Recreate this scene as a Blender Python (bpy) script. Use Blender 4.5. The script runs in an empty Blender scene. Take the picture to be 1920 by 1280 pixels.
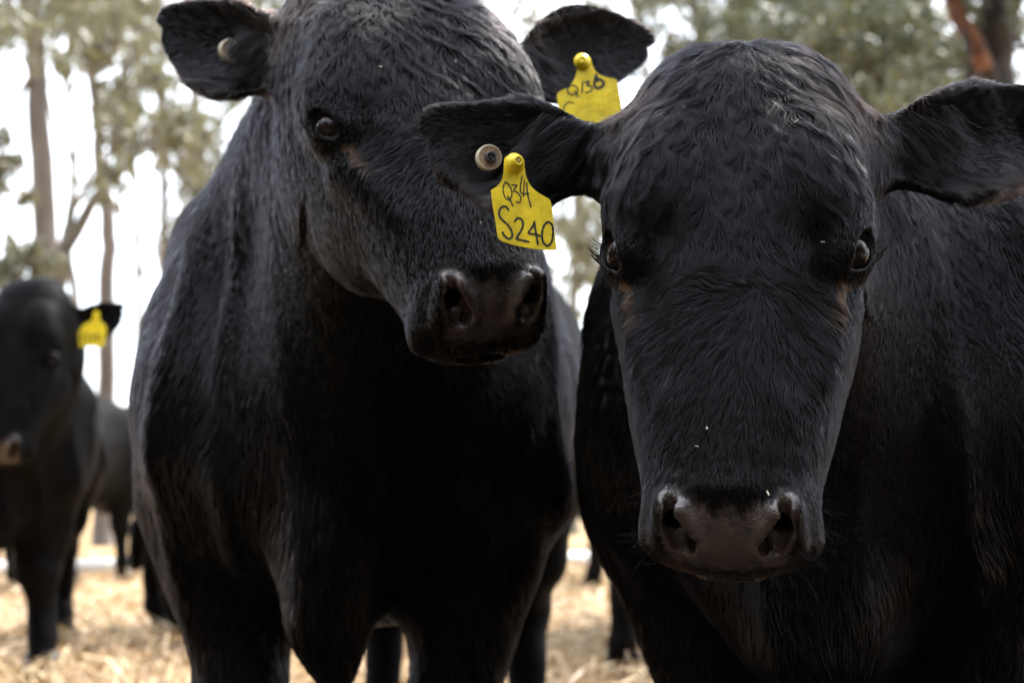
import bpy, math, random, time
import numpy as np
from mathutils import Vector, kdtree
T0 = time.time()
rng = np.random.default_rng(7)
random.seed(7)
R = math.radians
scn = bpy.context.scene
col = scn.collection

# ---------------------------------------------------------------- camera, sky, sun, exposure
FPX, CXP, CYP, CAMH = 2800.0, 960.0, 640.0, 0.65
PITCH = math.atan(260 / 2800)
cam_d = bpy.data.cameras.new("camera")
cam = bpy.data.objects.new("camera", cam_d); col.objects.link(cam)
cam.location = (0, 0, CAMH)
cam.rotation_euler = (math.pi / 2 + PITCH, 0, 0)
cam_d.sensor_width = 36; cam_d.lens = FPX / 1920 * 36
cam_d.clip_start = 0.05; cam_d.clip_end = 2000
cam_d.dof.use_dof = True
cam_d.dof.focus_distance = 1.38
cam_d.dof.aperture_fstop = 4.8
cam_d.dof.aperture_blades = 9
scn.camera = cam

SUN_EL, SUN_AZ = 58.0, 38.0      # elevation; azimuth measured from +Y towards +X: high, behind the bulls to the right
w = bpy.data.worlds.new("World"); scn.world = w; w.use_nodes = True
nt = w.node_tree; nt.nodes.clear()
out = nt.nodes.new("ShaderNodeOutputWorld"); bg = nt.nodes.new("ShaderNodeBackground")
sky = nt.nodes.new("ShaderNodeTexSky"); sky.sky_type = 'NISHITA'; sky.sun_disc = False
sky.sun_elevation = R(SUN_EL); sky.sun_rotation = R(SUN_AZ)
sky.air_density = 1.0; sky.dust_density = 3.0
tc = nt.nodes.new("ShaderNodeTexCoord")
cn = nt.nodes.new("ShaderNodeTexNoise"); cn.inputs["Scale"].default_value = 2.2; cn.inputs["Detail"].default_value = 6
cr = nt.nodes.new("ShaderNodeValToRGB"); cr.color_ramp.elements[0].position = 0.30; cr.color_ramp.elements[1].position = 0.44
mx = nt.nodes.new("ShaderNodeMixRGB"); mx.inputs[2].default_value = (8.6, 9.2, 10.2, 1)
nt.links.new(tc.outputs["Generated"], cn.inputs["Vector"]); nt.links.new(cn.outputs["Fac"], cr.inputs[0])
nt.links.new(cr.outputs[0], mx.inputs[0]); nt.links.new(sky.outputs[0], mx.inputs[1])
nt.links.new(mx.outputs[0], bg.inputs[0]); bg.inputs[1].default_value = 0.12
nt.links.new(bg.outputs[0], out.inputs[0])
sd = bpy.data.lights.new("sun", 'SUN'); sd.energy = 3.0; sd.angle = R(0.6); sd.color = (1.0, 0.94, 0.85)
sun = bpy.data.objects.new("sun", sd); col.objects.link(sun)
dv = Vector((math.sin(R(SUN_AZ)) * math.cos(R(SUN_EL)), math.cos(R(SUN_AZ)) * math.cos(R(SUN_EL)), math.sin(R(SUN_EL))))
sun.rotation_euler = dv.to_track_quat('Z', 'Y').to_euler()
scn.render.engine = 'CYCLES'
scn.view_settings.view_transform = 'Standard'; scn.view_settings.look = 'None'
scn.view_settings.gamma = 1; scn.view_settings.exposure = 1.82
try:
    scn.cycles_curves.shape = 'RIBBONS'; scn.cycles_curves.subdivisions = 2
except Exception: pass

# ---------------------------------------------------------------- helpers
def A(*v): return np.array(v, dtype=float)
def unit(v): v = np.asarray(v, float); return v / np.linalg.norm(v)
_c, _s = math.cos(PITCH), math.sin(PITCH)
def at(px, py, Y):
    """world point at world distance Y along the ground that is seen at pixel (px,py) of the 1920x1280 photo"""
    u = (CYP - py) / FPX; x = (px - CXP) / FPX
    d = Y / (_c - u * _s)
    return A(x * d, Y, CAMH + d * (_s + u * _c))

def tag(o, label=None, cat=None, group=None, kind=None):
    if label: o['label'] = label
    if cat: o['category'] = cat
    if group: o['group'] = group
    if kind: o['kind'] = kind
    return o

def empty(name, loc, rz=0.0):
    o = bpy.data.objects.new(name, None); col.objects.link(o)
    o.location = loc; o.rotation_euler = (0, 0, rz); o.empty_display_size = 0.2
    return o

def mesh_obj(name, V, Fc, mat, parent=None, origin=(0, 0, 0), smooth=True):
    """V in world coordinates when parent sits unrotated at origin"""
    me = bpy.data.meshes.new(name)
    V = np.asarray(V, float) - np.asarray(origin, float)
    if isinstance(Fc, np.ndarray):
        n, k = Fc.shape
        me.vertices.add(len(V)); me.vertices.foreach_set("co", V.astype(np.float32).ravel())
        me.loops.add(n * k); me.loops.foreach_set("vertex_index", Fc.astype(np.int32).ravel())
        me.polygons.add(n); me.polygons.foreach_set("loop_start", np.arange(0, n * k, k, dtype=np.int32))
        try: me.polygons.foreach_set("loop_total", np.full(n, k, dtype=np.int32))
        except Exception: pass
        me.update(calc_edges=True); me.validate()
    else:
        me.from_pydata([tuple(v) for v in V], [], Fc); me.update()
    if smooth: me.polygons.foreach_set("use_smooth", np.ones(len(me.polygons), dtype=bool))
    if mat: me.materials.append(mat)
    o = bpy.data.objects.new(name, me); col.objects.link(o)
    if parent: o.parent = parent
    else: o.location = origin
    return o

def fattr(me, name, arr):
    a = me.attributes.new(name, 'FLOAT', 'POINT'); a.data.foreach_set("value", np.asarray(arr, dtype=np.float32))

# ---------------------------------------------------------------- materials
def new_mat(name):
    m = bpy.data.materials.new(name); m.use_nodes = True
    n = m.node_tree; p = n.nodes["Principled BSDF"]
    return m, n, p
def N(n, t, **kw):
    x = n.nodes.new(t)
    for k, v in kw.items():
        if k in x.inputs: x.inputs[k].default_value = v
        else: setattr(x, k, v)
    return x
def simple(name, c, rough=0.6, spec=0.5, noise=0.0, nscale=30, bump=0.0, metallic=0.0):
    m, n, p = new_mat(name)
    p.inputs["Roughness"].default_value = rough; p.inputs["Specular IOR Level"].default_value = spec
    p.inputs["Metallic"].default_value = metallic
    p.inputs["Base Color"].default_value = (*c, 1)
    if noise or bump:
        t = N(n, "ShaderNodeTexCoord"); z = N(n, "ShaderNodeTexNoise", Scale=nscale, Detail=6.0)
        n.links.new(t.outputs["Object"], z.inputs["Vector"])
        if noise:
            r = N(n, "ShaderNodeMapRange"); r.inputs["To Min"].default_value = 1 - noise; r.inputs["To Max"].default_value = 1 + noise
            r.inputs["From Min"].default_value = 0.3; r.inputs["From Max"].default_value = 0.7
            n.links.new(z.outputs["Fac"], r.inputs["Value"])
            mm = N(n, "ShaderNodeVectorMath", operation='SCALE'); mm.inputs[0].default_value = c
            n.links.new(r.outputs[0], mm.inputs["Scale"]); n.links.new(mm.outputs[0], p.inputs["Base Color"])
        if bump:
            b = N(n, "ShaderNodeBump", Strength=bump, Distance=0.02); n.links.new(z.outputs["Fac"], b.inputs["Height"])
            n.links.new(b.outputs[0], p.inputs["Normal"])
    return m

def hide_material(name, fine=True):
    """black coat skin; attribute 'nose' = bare wet muzzle skin, 'stain' = tan tear stain, 'lid' = grey lid margin"""
    m, n, p = new_mat(name)
    t = N(n, "ShaderNodeTexCoord")
    def att(nm):
        a = N(n, "ShaderNodeAttribute"); a.attribute_name = nm; return a.outputs["Fac"]
    mp = N(n, "ShaderNodeMapping"); mp.inputs["Scale"].default_value = (1, 1, .25)
    n.links.new(t.outputs["Object"], mp.inputs["Vector"])
    hz = N(n, "ShaderNodeTexNoise", Scale=260.0 if fine else 60.0, Detail=4.0)
    n.links.new(mp.outputs[0], hz.inputs["Vector"])
    fur = N(n, "ShaderNodeValToRGB")
    fur.color_ramp.elements[0].position = .35; fur.color_ramp.elements[0].color = (.002, .0018, .0018, 1)
    fur.color_ramp.elements[1].position = .7; fur.color_ramp.elements[1].color = (.006, .0056, .006, 1)
    n.links.new(hz.outputs["Fac"], fur.inputs[0])
    # bare nose skin
    nz = N(n, "ShaderNodeTexNoise", Scale=55.0, Detail=5.0)
    n.links.new(t.outputs["Object"], nz.inputs["Vector"])
    nr = N(n, "ShaderNodeValToRGB")
    nr.color_ramp.elements[0].position = .3; nr.color_ramp.elements[0].color = (.026, .016, .013, 1)
    nr.color_ramp.elements[1].position = .75; nr.color_ramp.elements[1].color = (.085, .050, .040, 1)
    n.links.new(nz.outputs["Fac"], nr.inputs[0])
    m1 = N(n, "ShaderNodeMixRGB"); n.links.new(att("nose"), m1.inputs[0]); n.links.new(fur.outputs[0], m1.inputs[1]); n.links.new(nr.outputs[0], m1.inputs[2])
    m2 = N(n, "ShaderNodeMixRGB"); n.links.new(att("stain"), m2.inputs[0]); n.links.new(m1.outputs[0], m2.inputs[1]); m2.inputs[2].default_value = (.22, .13, .06, 1)
    m3 = N(n, "ShaderNodeMixRGB"); n.links.new(att("lid"), m3.inputs[0]); n.links.new(m2.outputs[0], m3.inputs[1]); m3.inputs[2].default_value = (.05, .047, .05, 1)
    m4 = N(n, "ShaderNodeMixRGB"); n.links.new(att("pit"), m4.inputs[0]); n.links.new(m3.outputs[0], m4.inputs[1]); m4.inputs[2].default_value = (.012, .008, .007, 1)
    n.links.new(m4.outputs[0], p.inputs["Base Color"])
    # wetness: patchy low roughness on the nose
    wz = N(n, "ShaderNodeTexNoise", Scale=38.0, Detail=3.0); n.links.new(t.outputs["Object"], wz.inputs["Vector"])
    wr = N(n, "ShaderNodeMapRange"); wr.inputs["From Min"].default_value = .42; wr.inputs["From Max"].default_value = .58
    wr.inputs["To Min"].default_value = .20; wr.inputs["To Max"].default_value = .5
    n.links.new(wz.outputs["Fac"], wr.inputs["Value"])
    rmix = N(n, "ShaderNodeMix"); rmix.data_type = 'FLOAT'
    n.links.new(att("nose"), rmix.inputs["Factor"]); rmix.inputs[2].default_value = .62; n.links.new(wr.outputs[0], rmix.inputs[3])
    rm2 = N(n, "ShaderNodeMix"); rm2.data_type = 'FLOAT'
    n.links.new(att("lid"), rm2.inputs["Factor"]); n.links.new(rmix.outputs[0], rm2.inputs[2]); rm2.inputs[3].default_value = .15
    n.links.new(rm2.outputs[0], p.inputs["Roughness"])
    # wet film
    cw = N(n, "ShaderNodeMath", operation='MULTIPLY'); n.links.new(att("nose"), cw.inputs[0]); cw.inputs[1].default_value = 1.0
    n.links.new(cw.outputs[0], p.inputs["Coat Weight"]); p.inputs["Coat Roughness"].default_value = .12
    cz_ = N(n, "ShaderNodeTexNoise", Scale=130.0, Detail=5.0, Roughness=.7); n.links.new(t.outputs["Object"], cz_.inputs["Vector"])
    cb = N(n, "ShaderNodeBump", Strength=.5, Distance=.0015); n.links.new(cz_.outputs["Fac"], cb.inputs["Height"]); n.links.new(cb.outputs[0], p.inputs["Coat Normal"])
    p.inputs["Specular IOR Level"].default_value = .15
    sp_ = N(n, "ShaderNodeMath", operation='MULTIPLY_ADD'); n.links.new(att("nose"), sp_.inputs[0]); sp_.inputs[1].default_value = .45; sp_.inputs[2].default_value = .06
    n.links.new(sp_.outputs[0], p.inputs["Specular IOR Level"])
    # bumps: pebbled skin on nose, hair grain elsewhere
    vo = N(n, "ShaderNodeTexVoronoi", Scale=330.0); vo.feature = 'DISTANCE_TO_EDGE'
    n.links.new(t.outputs["Object"], vo.inputs["Vector"])
    vr = N(n, "ShaderNodeMapRange"); vr.inputs["From Max"].default_value = .25; n.links.new(vo.outputs["Distance"], vr.inputs["Value"])
    ns = N(n, "ShaderNodeTexNoise", Scale=500.0, Detail=2.0); n.links.new(t.outputs["Object"], ns.inputs["Vector"])
    ad = N(n, "ShaderNodeMath", operation='ADD'); n.links.new(vr.outputs[0], ad.inputs[0]); n.links.new(ns.outputs["Fac"], ad.inputs[1])
    hm = N(n, "ShaderNodeMix"); hm.data_type = 'FLOAT'
    n.links.new(att("nose"), hm.inputs["Factor"]); n.links.new(hz.outputs["Fac"], hm.inputs[2]); n.links.new(ad.outputs[0], hm.inputs[3])
    b = N(n, "ShaderNodeBump", Strength=.55, Distance=0.0012 if fine else .006); n.links.new(hm.outputs[0], b.inputs["Height"])
    n.links.new(b.outputs[0], p.inputs["Normal"])
    if not fine:
        p.inputs["Sheen Weight"].default_value = .0; n.links.remove(p.inputs['Specular IOR Level'].links[0]); p.inputs['Specular IOR Level'].default_value = .045; p.inputs["Sheen Roughness"].default_value = .4
    return m

def coat_material(name, base=(.0012, .0011, .0013), rough=None, ior=None):
    """strand colour: near black with a few sun-bleached brown strands where 'tint' is high"""
    m = bpy.data.materials.new(name); m.use_nodes = True; n = m.node_tree; n.nodes.clear()
    o = n.nodes.new("ShaderNodeOutputMaterial"); h = n.nodes.new("ShaderNodeBsdfHairPrincipled")
    h.parametrization = 'COLOR'
    a = N(n, "ShaderNodeAttribute"); a.attribute_name = "tint"
    mx = N(n, "ShaderNodeMixRGB"); mx.inputs[2].default_value = (.16, .085, .05, 1)
    hi = N(n, "ShaderNodeHairInfo"); pw = N(n, "ShaderNodeMath", operation='POWER'); pw.inputs[1].default_value = 8.0; n.links.new(hi.outputs["Random"], pw.inputs[0])
    vm = N(n, "ShaderNodeMixRGB"); vm.inputs[1].default_value = (*base, 1); vm.inputs[2].default_value = (base[0] * 18, base[1] * 18, base[2] * 19.5, 1)
    n.links.new(pw.outputs[0], vm.inputs[0]); n.links.new(vm.outputs[0], mx.inputs[1])
    n.links.new(a.outputs["Fac"], mx.inputs[0]); n.links.new(mx.outputs[0], h.inputs["Color"])
    h.inputs["Roughness"].default_value = .24; h.inputs["Radial Roughness"].default_value = .45
    h.inputs["IOR"].default_value = 1.33; h.inputs["Random Roughness"].default_value = .3
    if rough: h.inputs['Roughness'].default_value = rough; h.inputs['IOR'].default_value = ior
    n.links.new(h.outputs[0], o.inputs[0])
    return m

# ---------------------------------------------------------------- signed-distance sculpting on a rectilinear grid
def pchip(xk, yk, n=400):
    xk = np.asarray(xk, float); yk = np.asarray(yk, float)
    if xk[0] > xk[-1]: xk, yk = xk[::-1], yk[::-1]
    h = np.diff(xk); dl = np.diff(yk) / h; m = np.zeros_like(yk)
    m[1:-1] = np.where(dl[:-1] * dl[1:] > 0, 2 * dl[:-1] * dl[1:] / (dl[:-1] + dl[1:] + 1e-12), 0)
    m[0], m[-1] = dl[0], dl[-1]
    xs = np.linspace(xk[0], xk[-1], n); i = np.clip(np.searchsorted(xk, xs) - 1, 0, len(h) - 1)
    t = (xs - xk[i]) / h[i]; t2, t3 = t * t, t * t * t
    ys = (2*t3-3*t2+1)*yk[i] + (t3-2*t2+t)*h[i]*m[i] + (-2*t3+3*t2)*yk[i+1] + (t3-t2)*h[i]*m[i+1]
    return lambda q: np.interp(q, xs, ys).astype(np.float32)

def smin(a, b, k):
    h = np.maximum(k - np.abs(a - b), 0) / k
    return np.minimum(a, b) - h * h * k * .25
def smax(a, b, k): return -smin(-a, -b, k)

def axis(segs):
    """segs: list of (start, end, step), concatenated"""
    v = []
    for a, b, s in segs:
        n = max(1, int(round((b - a) / s)))
        v += list(np.linspace(a, b, n, endpoint=False))
    v.append(segs[-1][1])
    return np.array(v, dtype=np.float32)

class Field:
    def __init__(self, ax, ay, az):
        self.ax = (ax, ay, az); self.d = np.full((len(ax), len(ay), len(az)), 1.0, np.float32)
    def box(self, lo, hi):
        sl = []
        for a, l, h in zip(self.ax, lo, hi):
            sl.append(slice(max(0, np.searchsorted(a, l) - 1), min(len(a), np.searchsorted(a, h) + 1)))
        return tuple(sl)
    def local(self, sl, o, M=None):
        X = self.ax[0][sl[0]][:, None, None] - np.float32(o[0]); Y = self.ax[1][sl[1]][None, :, None] - np.float32(o[1]); Z = self.ax[2][sl[2]][None, None, :] - np.float32(o[2])
        if M is None:
            return X, Y, Z
        M = np.asarray(M, np.float32)   # columns are local axes in world
        return tuple(X * M[0, i] + Y * M[1, i] + Z * M[2, i] for i in range(3))
    def apply(self, sl, dd, k, op):
        if op == 'add': self.d[sl] = smin(self.d[sl], dd, k)
        else: self.d[sl] = smax(self.d[sl], -dd, k)
    def ell(self, c, r, k=.02, M=None, op='add'):
        c = np.asarray(c, float); r = np.asarray(r, float); e = r.max() + k + .03
        sl = self.box(c - e, c + e); x, y, z = self.local(sl, c, np.eye(3) if M is None else M)
        k0 = np.sqrt((x / r[0])**2 + (y / r[1])**2 + (z / r[2])**2)
        k1 = np.sqrt((x / r[0]**2)**2 + (y / r[1]**2)**2 + (z / r[2]**2)**2)
        self.apply(sl, (k0 * (k0 - 1) / (k1 + 1e-6)).astype(np.float32), k, op)
    def cone(self, a, b, r1, r2, k=.02, op='add', squash=None):
        a = np.asarray(a, float); b = np.asarray(b, float); e = max(r1, r2) + k + .03
        if squash is not None: e *= 1.6
        sl = self.box(np.minimum(a, b) - e, np.maximum(a, b) + e)
        x, y, z = self.local(sl, a, np.eye(3)); ba = b - a; L2 = (ba**2).sum()
        t = np.clip((x * ba[0] + y * ba[1] + z * ba[2]) / L2, 0, 1).astype(np.float32)
        qx, qy, qz = x - t * ba[0], y - t * ba[1], z - t * ba[2]
        if squash is not None:   # (direction, factor): thickness across direction multiplied by factor
            u, f = squash; u = unit(u); dq = qx * u[0] + qy * u[1] + qz * u[2]; g = 1 / f - 1
            qx, qy, qz = qx + dq * u[0] * g, qy + dq * u[1] * g, qz + dq * u[2] * g
        dd = np.sqrt(qx * qx + qy * qy + qz * qz) - (r1 + (r2 - r1) * t)
        self.apply(sl, dd.astype(np.float32), k, op)
    def sample(self, P):
        d = self.d; idx = []; fr = []
        for a, q in zip(self.ax, P.T):
            i = np.clip(np.searchsorted(a, q) - 1, 0, len(a) - 2); idx.append(i); fr.append(np.clip((q - a[i]) / (a[i+1] - a[i]), 0, 1))
        i, j, k = idx; u, v, w_ = fr; r = 0
        for di in (0, 1):
            for dj in (0, 1):
                for dk in (0, 1):
                    r = r + d[i+di, j+dj, k+dk] * (u if di else 1-u) * (v if dj else 1-v) * (w_ if dk else 1-w_)
        return r
    def grad(self, P, e=.004):
        g = np.stack([self.sample(P + np.eye(3)[i] * e) - self.sample(P - np.eye(3)[i] * e) for i in range(3)], 1)
        n = np.linalg.norm(g, axis=1, keepdims=True); return g / np.maximum(n, 1e-9), n[:, 0] / (2 * e)
    def mesh(self):
        d = self.d; s = d < 0
        nx, ny, nz = d.shape
        cnt = np.zeros((nx-1, ny-1, nz-1), np.uint8)
        for a in (0, 1):
            for b in (0, 1):
                for c in (0, 1): cnt += s[a:nx-1+a, b:ny-1+b, c:nz-1+c]
        I, J, K = np.nonzero((cnt > 0) & (cnt < 8))
        idm = np.full(cnt.shape, -1, np.int32); idm[I, J, K] = np.arange(len(I))
        ax = self.ax; acc = np.zeros((len(I), 3)); num = np.zeros(len(I))
        cr_ = [(a, b, c) for a in (0, 1) for b in (0, 1) for c in (0, 1)]
        for p in cr_:
            for dim in range(3):
                if p[dim] == 1: continue
                q = list(p); q[dim] = 1
                d0 = d[I+p[0], J+p[1], K+p[2]]; d1 = d[I+q[0], J+q[1], K+q[2]]
                m = (d0 < 0) != (d1 < 0); t = np.where(m, d0 / np.where(m, d0 - d1, 1), 0)
                P = np.stack([ax[0][I+p[0]], ax[1][J+p[1]], ax[2][K+p[2]]], 1).astype(float)
                Q = np.stack([ax[0][I+q[0]], ax[1][J+q[1]], ax[2][K+q[2]]], 1)
                acc += np.where(m[:, None], P + (Q - P) * t[:, None], 0); num += m
        V = acc / num[:, None]
        Fs = []
        for dim in range(3):
            sh = [slice(None)] * 3; s0 = list(sh); s1 = list(sh); s0[dim] = slice(0, -1); s1[dim] = slice(1, None)
            a, b = s[tuple(s0)], s[tuple(s1)]
            e = np.argwhere(a != b)
            o1, o2 = [(1, 2), (2, 0), (0, 1)][dim]
            ok = (e[:, o1] > 0) & (e[:, o2] > 0) & (e[:, o1] < d.shape[o1]-1) & (e[:, o2] < d.shape[o2]-1)
            e = e[ok]; flip = a[tuple(e.T)]
            def cid(u, v):
                f = e.copy(); f[:, o1] -= u; f[:, o2] -= v; return idm[tuple(f.T)]
            q = np.stack([cid(1, 1), cid(0, 1), cid(0, 0), cid(1, 0)], 1)
            q = np.where(flip[:, None], q, q[:, ::-1]); Fs.append(q)
        return V, np.concatenate(Fs)

# ---------------------------------------------------------------- the head, in head coordinates
# x across, y out of the face, z towards the poll; metres; origin between the eyes inside the skull
ZK = [.228, .208, .18, .15, .10, .05, 0, -.05, -.10, -.15, -.20, -.245, -.268, -.288, -.300]
HW = pchip(ZK, [.03, .06, .086, .104, .117, .119, .114, .110, .105, .097, .086, .075, .066, .052, .025])
YT = pchip(ZK, [.0, .04, .065, .082, .095, .099, .100, .098, .095, .092, .088, .083, .062, .035, .02])
YB = pchip(ZK, [-.01, -.035, -.055, -.07, -.09, -.095, -.088, -.08, -.07, -.06, -.048, -.035, -.03, -.012, 0])
ZJ = [.07, .04, 0, -.04, -.08, -.12, -.16, -.20, -.25, -.285, -.305]
JW = pchip(ZJ, [.03, .066, .078, .078, .072, .062, .053, .046, .043, .038, .015])
JB = pchip(ZJ, [-.09, -.13, -.143, -.14, -.126, -.108, -.091, -.075, -.055, -.042, -.03])
EYE = A(.1005, .057, -.018); EDIR = unit(A(.80, .60, .05)); ERAD = .0215
ELONG = unit(A(-.30, .22, -.93) - EDIR * np.dot(A(-.30, .22, -.93), EDIR)); ECR = np.cross(EDIR, ELONG)
PN = unit(A(0, .70, -.71)); PC = float(np.dot(PN, A(0, .062, -.293)))   # nose plane
EARB = A(.108, -.035, .098)

def loft(x, y, z, hw, yt, yb, p):
    a = hw(z); t = yt(z) if callable(yt) else np.float32(yt); b_ = yb(z); c = (t + b_) * .5; b = np.maximum((t - b_) * .5, .004)
    a = np.maximum(a, .004)
    r = ((np.abs(x) / a)**p + (np.abs(y - c) / b)**p)**np.float32(1 / p)
    return (r - 1) * np.minimum(a, b)

def head_sdf(x, y, z, mouth_open=0.0):
    """x,y,z arrays -> distance; symmetric"""
    ax = np.abs(x)
    def ell(c, r, q=None):
        px, py, pz = (ax if c[0] != 0 else x) - c[0], y - c[1], z - c[2]
        if q is not None:
            px, py, pz = (px*q[0][i] + py*q[1][i] + pz*q[2][i] for i in range(3))
        k0 = np.sqrt((px / r[0])**2 + (py / r[1])**2 + (pz / r[2])**2); k1 = np.sqrt((px / r[0]**2)**2 + (py / r[1]**2)**2 + (pz / r[2]**2)**2)
        return k0 * (k0 - 1) / (k1 + 1e-6)
    def cap(a, b, r1, r2):
        a = A(*a); b = A(*b); ba = b - a; px, py, pz = ax - a[0], y - a[1], z - a[2]
        t = np.clip((px*ba[0] + py*ba[1] + pz*ba[2]) / (ba**2).sum(), 0, 1)
        return np.sqrt((px-t*ba[0])**2 + (py-t*ba[1])**2 + (pz-t*ba[2])**2) - (r1 + (r2-r1)*t)
    # skull and upper jaw
    d = loft(x, y, z, HW, YT, YB, 2.5)
    d = np.maximum(d, np.maximum(z - .226, -.336 - z))
    j = loft(x, y, z, JW, np.float32(.01), JB, 2.3); j = np.maximum(j, np.maximum(z - .07, -.306 - z))
    d = smin(d, j, .03)
    d = smin(d, ell((.070, -.055, -.035), (.036, .066, .10)), .04)          # cheek muscle
    d = smin(d, ell((0, .0, .17), (.082, .062, .055)), .05)                # poll
    d = smin(d, ell((.094, .052, .022), (.030, .036, .040)), .025)          # brow
    d = smin(d, ell((.062, .07, .06), (.040, .034, .06)), .03)             # frontal bosses
    d = smin(d, cap((.094, .040, -.062), (.066, .050, -.135), .014, .010), .03)   # facial crest
    d = smax(d, -cap((.088, .092, -.055), (.070, .100, -.14), .009, .012), .03)   # hollow beside the nose bone
    # muzzle
    d = smin(d, ell((0, .020, -.270), (.071, .056, .044)), .03)
    d = smin(d, ell((.044, .050, -.272), (.025, .030, .036)), .02)          # nostril wing
    d = smin(d, ell((.044, .014, -.278), (.031, .028, .027)), .02)          # upper lip pads
    pl = PN[1] * y + PN[2] * z - PC + ax * ax * 4.5                        # slightly convex nose plane
    d = smax(d, pl, .020)
    # nostrils: outer rim swell, comma-shaped pit, overhanging inner fold
    d = smin(d, cap((.054, .076, -.262), (.056, .040, -.292), .010, .011), .014)
    d = smin(d, cap((.040, .080, -.268), (.026, .052, -.294), .006, .007), .012)
    n1 = cap((.0500, .084, -.258), (.0465, .070, -.274), .0045, .0080)
    n2 = cap((.0470, .068, -.276), (.0375, .055, -.290), .0090, .0118)
    n3 = cap((.0460, .066, -.276), (.043, .036, -.245), .0100, .011)
    d = smax(d, -np.minimum(np.minimum(n1, n2), n3), .005)
    # lower jaw front / chin, mouth line
    base = d
    ch = ell((0, -.018, -.258), (.039, .030, .034)); d = smin(d, ch, .018)
    d = smax(d, -z - .309 + ax * ax * 3.6 + np.clip(-.004 - y, 0, .05) * .8, .010)          # lower lip set back under the upper
    # mouth plane runs back and slightly up from the lips
    mn = A(0, .78, .626); mo = A(0, .000, -.299)
    ml = np.abs(mn[1] * (y - mo[1]) + mn[2] * (z - mo[2]) + ax * .10) - .0016
    dm = np.maximum(ml, -(d + .010)); dm = np.maximum(dm, -.20 - z * -1 - .40)   # only near the front
    dm = np.maximum(dm, z + .205)
    d = smax(d, -dm, .006)
    d = smax(d, -cap((.0, .060, -.300), (.0, .012, -.328), .0008, .0012), .006)   # philtrum
    # eyes
    lid = ell(tuple(EYE), (ERAD + .0058,) * 3); d = smin(d, lid, .016)
    q = np.stack([ELONG, ECR, EDIR], 1)
    d = smax(d, -ell(tuple(EYE), (ERAD - .0004,) * 3), .001)
    d = smax(d, -ell(tuple(EYE + EDIR * .0215 - ELONG * .001), (.0205, .0130, .013), q), .004)
    d = smax(d, -cap(tuple(EYE + ELONG * .021 + EDIR * .017), tuple(EYE + ELONG * .038 + EDIR * .019), .003, .001), .008)  # inner corner
    d = smax(d, -cap(tuple(EYE - ECR * .024 - ELONG * .01 + EDIR * .014), tuple(EYE - ECR * .023 + ELONG * .015 + EDIR * .016), .001, .001), .007)
    return d.astype(np.float32)

def body_frame(ox, oy, yaw, s):
    b = A(math.sin(R(yaw)), math.cos(R(yaw)), 0); l = A(math.cos(R(yaw)), -math.sin(R(yaw)), 0)
    M = np.stack([l, b, A(0, 0, 1)], 1)
    return (lambda lat, t, z: A(ox, oy, 0) + l * lat * s + b * t * s + A(0, 0, z * s)), M

def head_rot(yaw, pitch, roll):
    a, b, g = R(yaw), R(pitch), R(roll)
    B = np.diag([1., -1., 1.])
    Rx = np.array([[1, 0, 0], [0, math.cos(b), -math.sin(b)], [0, math.sin(b), math.cos(b)]])
    Ry = np.array([[math.cos(g), 0, math.sin(g)], [0, 1, 0], [-math.sin(g), 0, math.cos(g)]])
    Rz = np.array([[math.cos(a), -math.sin(a), 0], [math.sin(a), math.cos(a), 0], [0, 0, 1]])
    return Rz @ Rx @ Ry @ B

EARP = pchip([0, .08, .22, .42, .62, .8, .92, .98, 1.0], [.44, .60, .90, 1.0, .91, .70, .46, .25, .0])
def ear_into(f, e):
    """e: dict(base, tip, normal, width, bend): cupped leaf of 9 mm thickness"""
    base, tip = e['base'], e['tip']; L = np.linalg.norm(tip - base); e1 = (tip - base) / L
    e3 = unit(e['normal'] - e1 * np.dot(e['normal'], e1)); e2 = np.cross(e3, e1); e2 = e2 * np.sign(e2[2])
    e['M'] = M = np.stack([e1, e2, e3], 1); e['L'] = L; W = e['width']
    lo = np.minimum(base, tip) - .10; hi = np.maximum(base, tip) + .10
    sl = f.box(lo, hi); u, v, n = f.local(sl, base, M)
    un = np.clip(u / L, 0, 1)
    vc = e.get('bend', 0.0) * np.sin(un * np.pi) * L            # centre line arches
    hu = EARP(np.clip(un * .96, 0, 1).ravel()).reshape(un.shape) * W; hl = EARP(np.clip(un * 1.06, 0, 1).ravel()).reshape(un.shape) * W * 1.05
    vv = v - vc; hw = np.where(vv > 0, hu, hl)
    d2 = np.maximum((np.abs(vv) - hw) * .8, np.maximum(-u - .02, u - L))
    cup = 11.0 * (1.25 - un) * vv * vv - .012 * np.sin(un * np.pi) + .03 * np.clip(.35 - un, 0, 1) * 0
    th = .0042 + .006 * np.clip(.3 - un, 0, .3)
    slope = 22 * (1.25 - un) * vv
    dd = (np.abs(n - cup) / np.sqrt(1 + slope * slope) - th)
    dd = smax(d2, dd, .006)
    f.apply(sl, dd.astype(np.float32), .014, 'add')
    # thick root, open in front
    f.cone(base - e1 * .03, base + e1 * L * .20 - e3 * .012 + e2 * .0, .034, .026, .02)
    f.cone(base + e1 * .030 + e3 * .022, base + e1 * L * .5 + e3 * .020, .010, .010, .012, op='sub')

def hxf(ab, z):
    t = np.clip((z + .22) / .24, 0, 1); return ab[0] + (ab[1] - ab[0]) * t * t * (3 - 2 * t)

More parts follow.
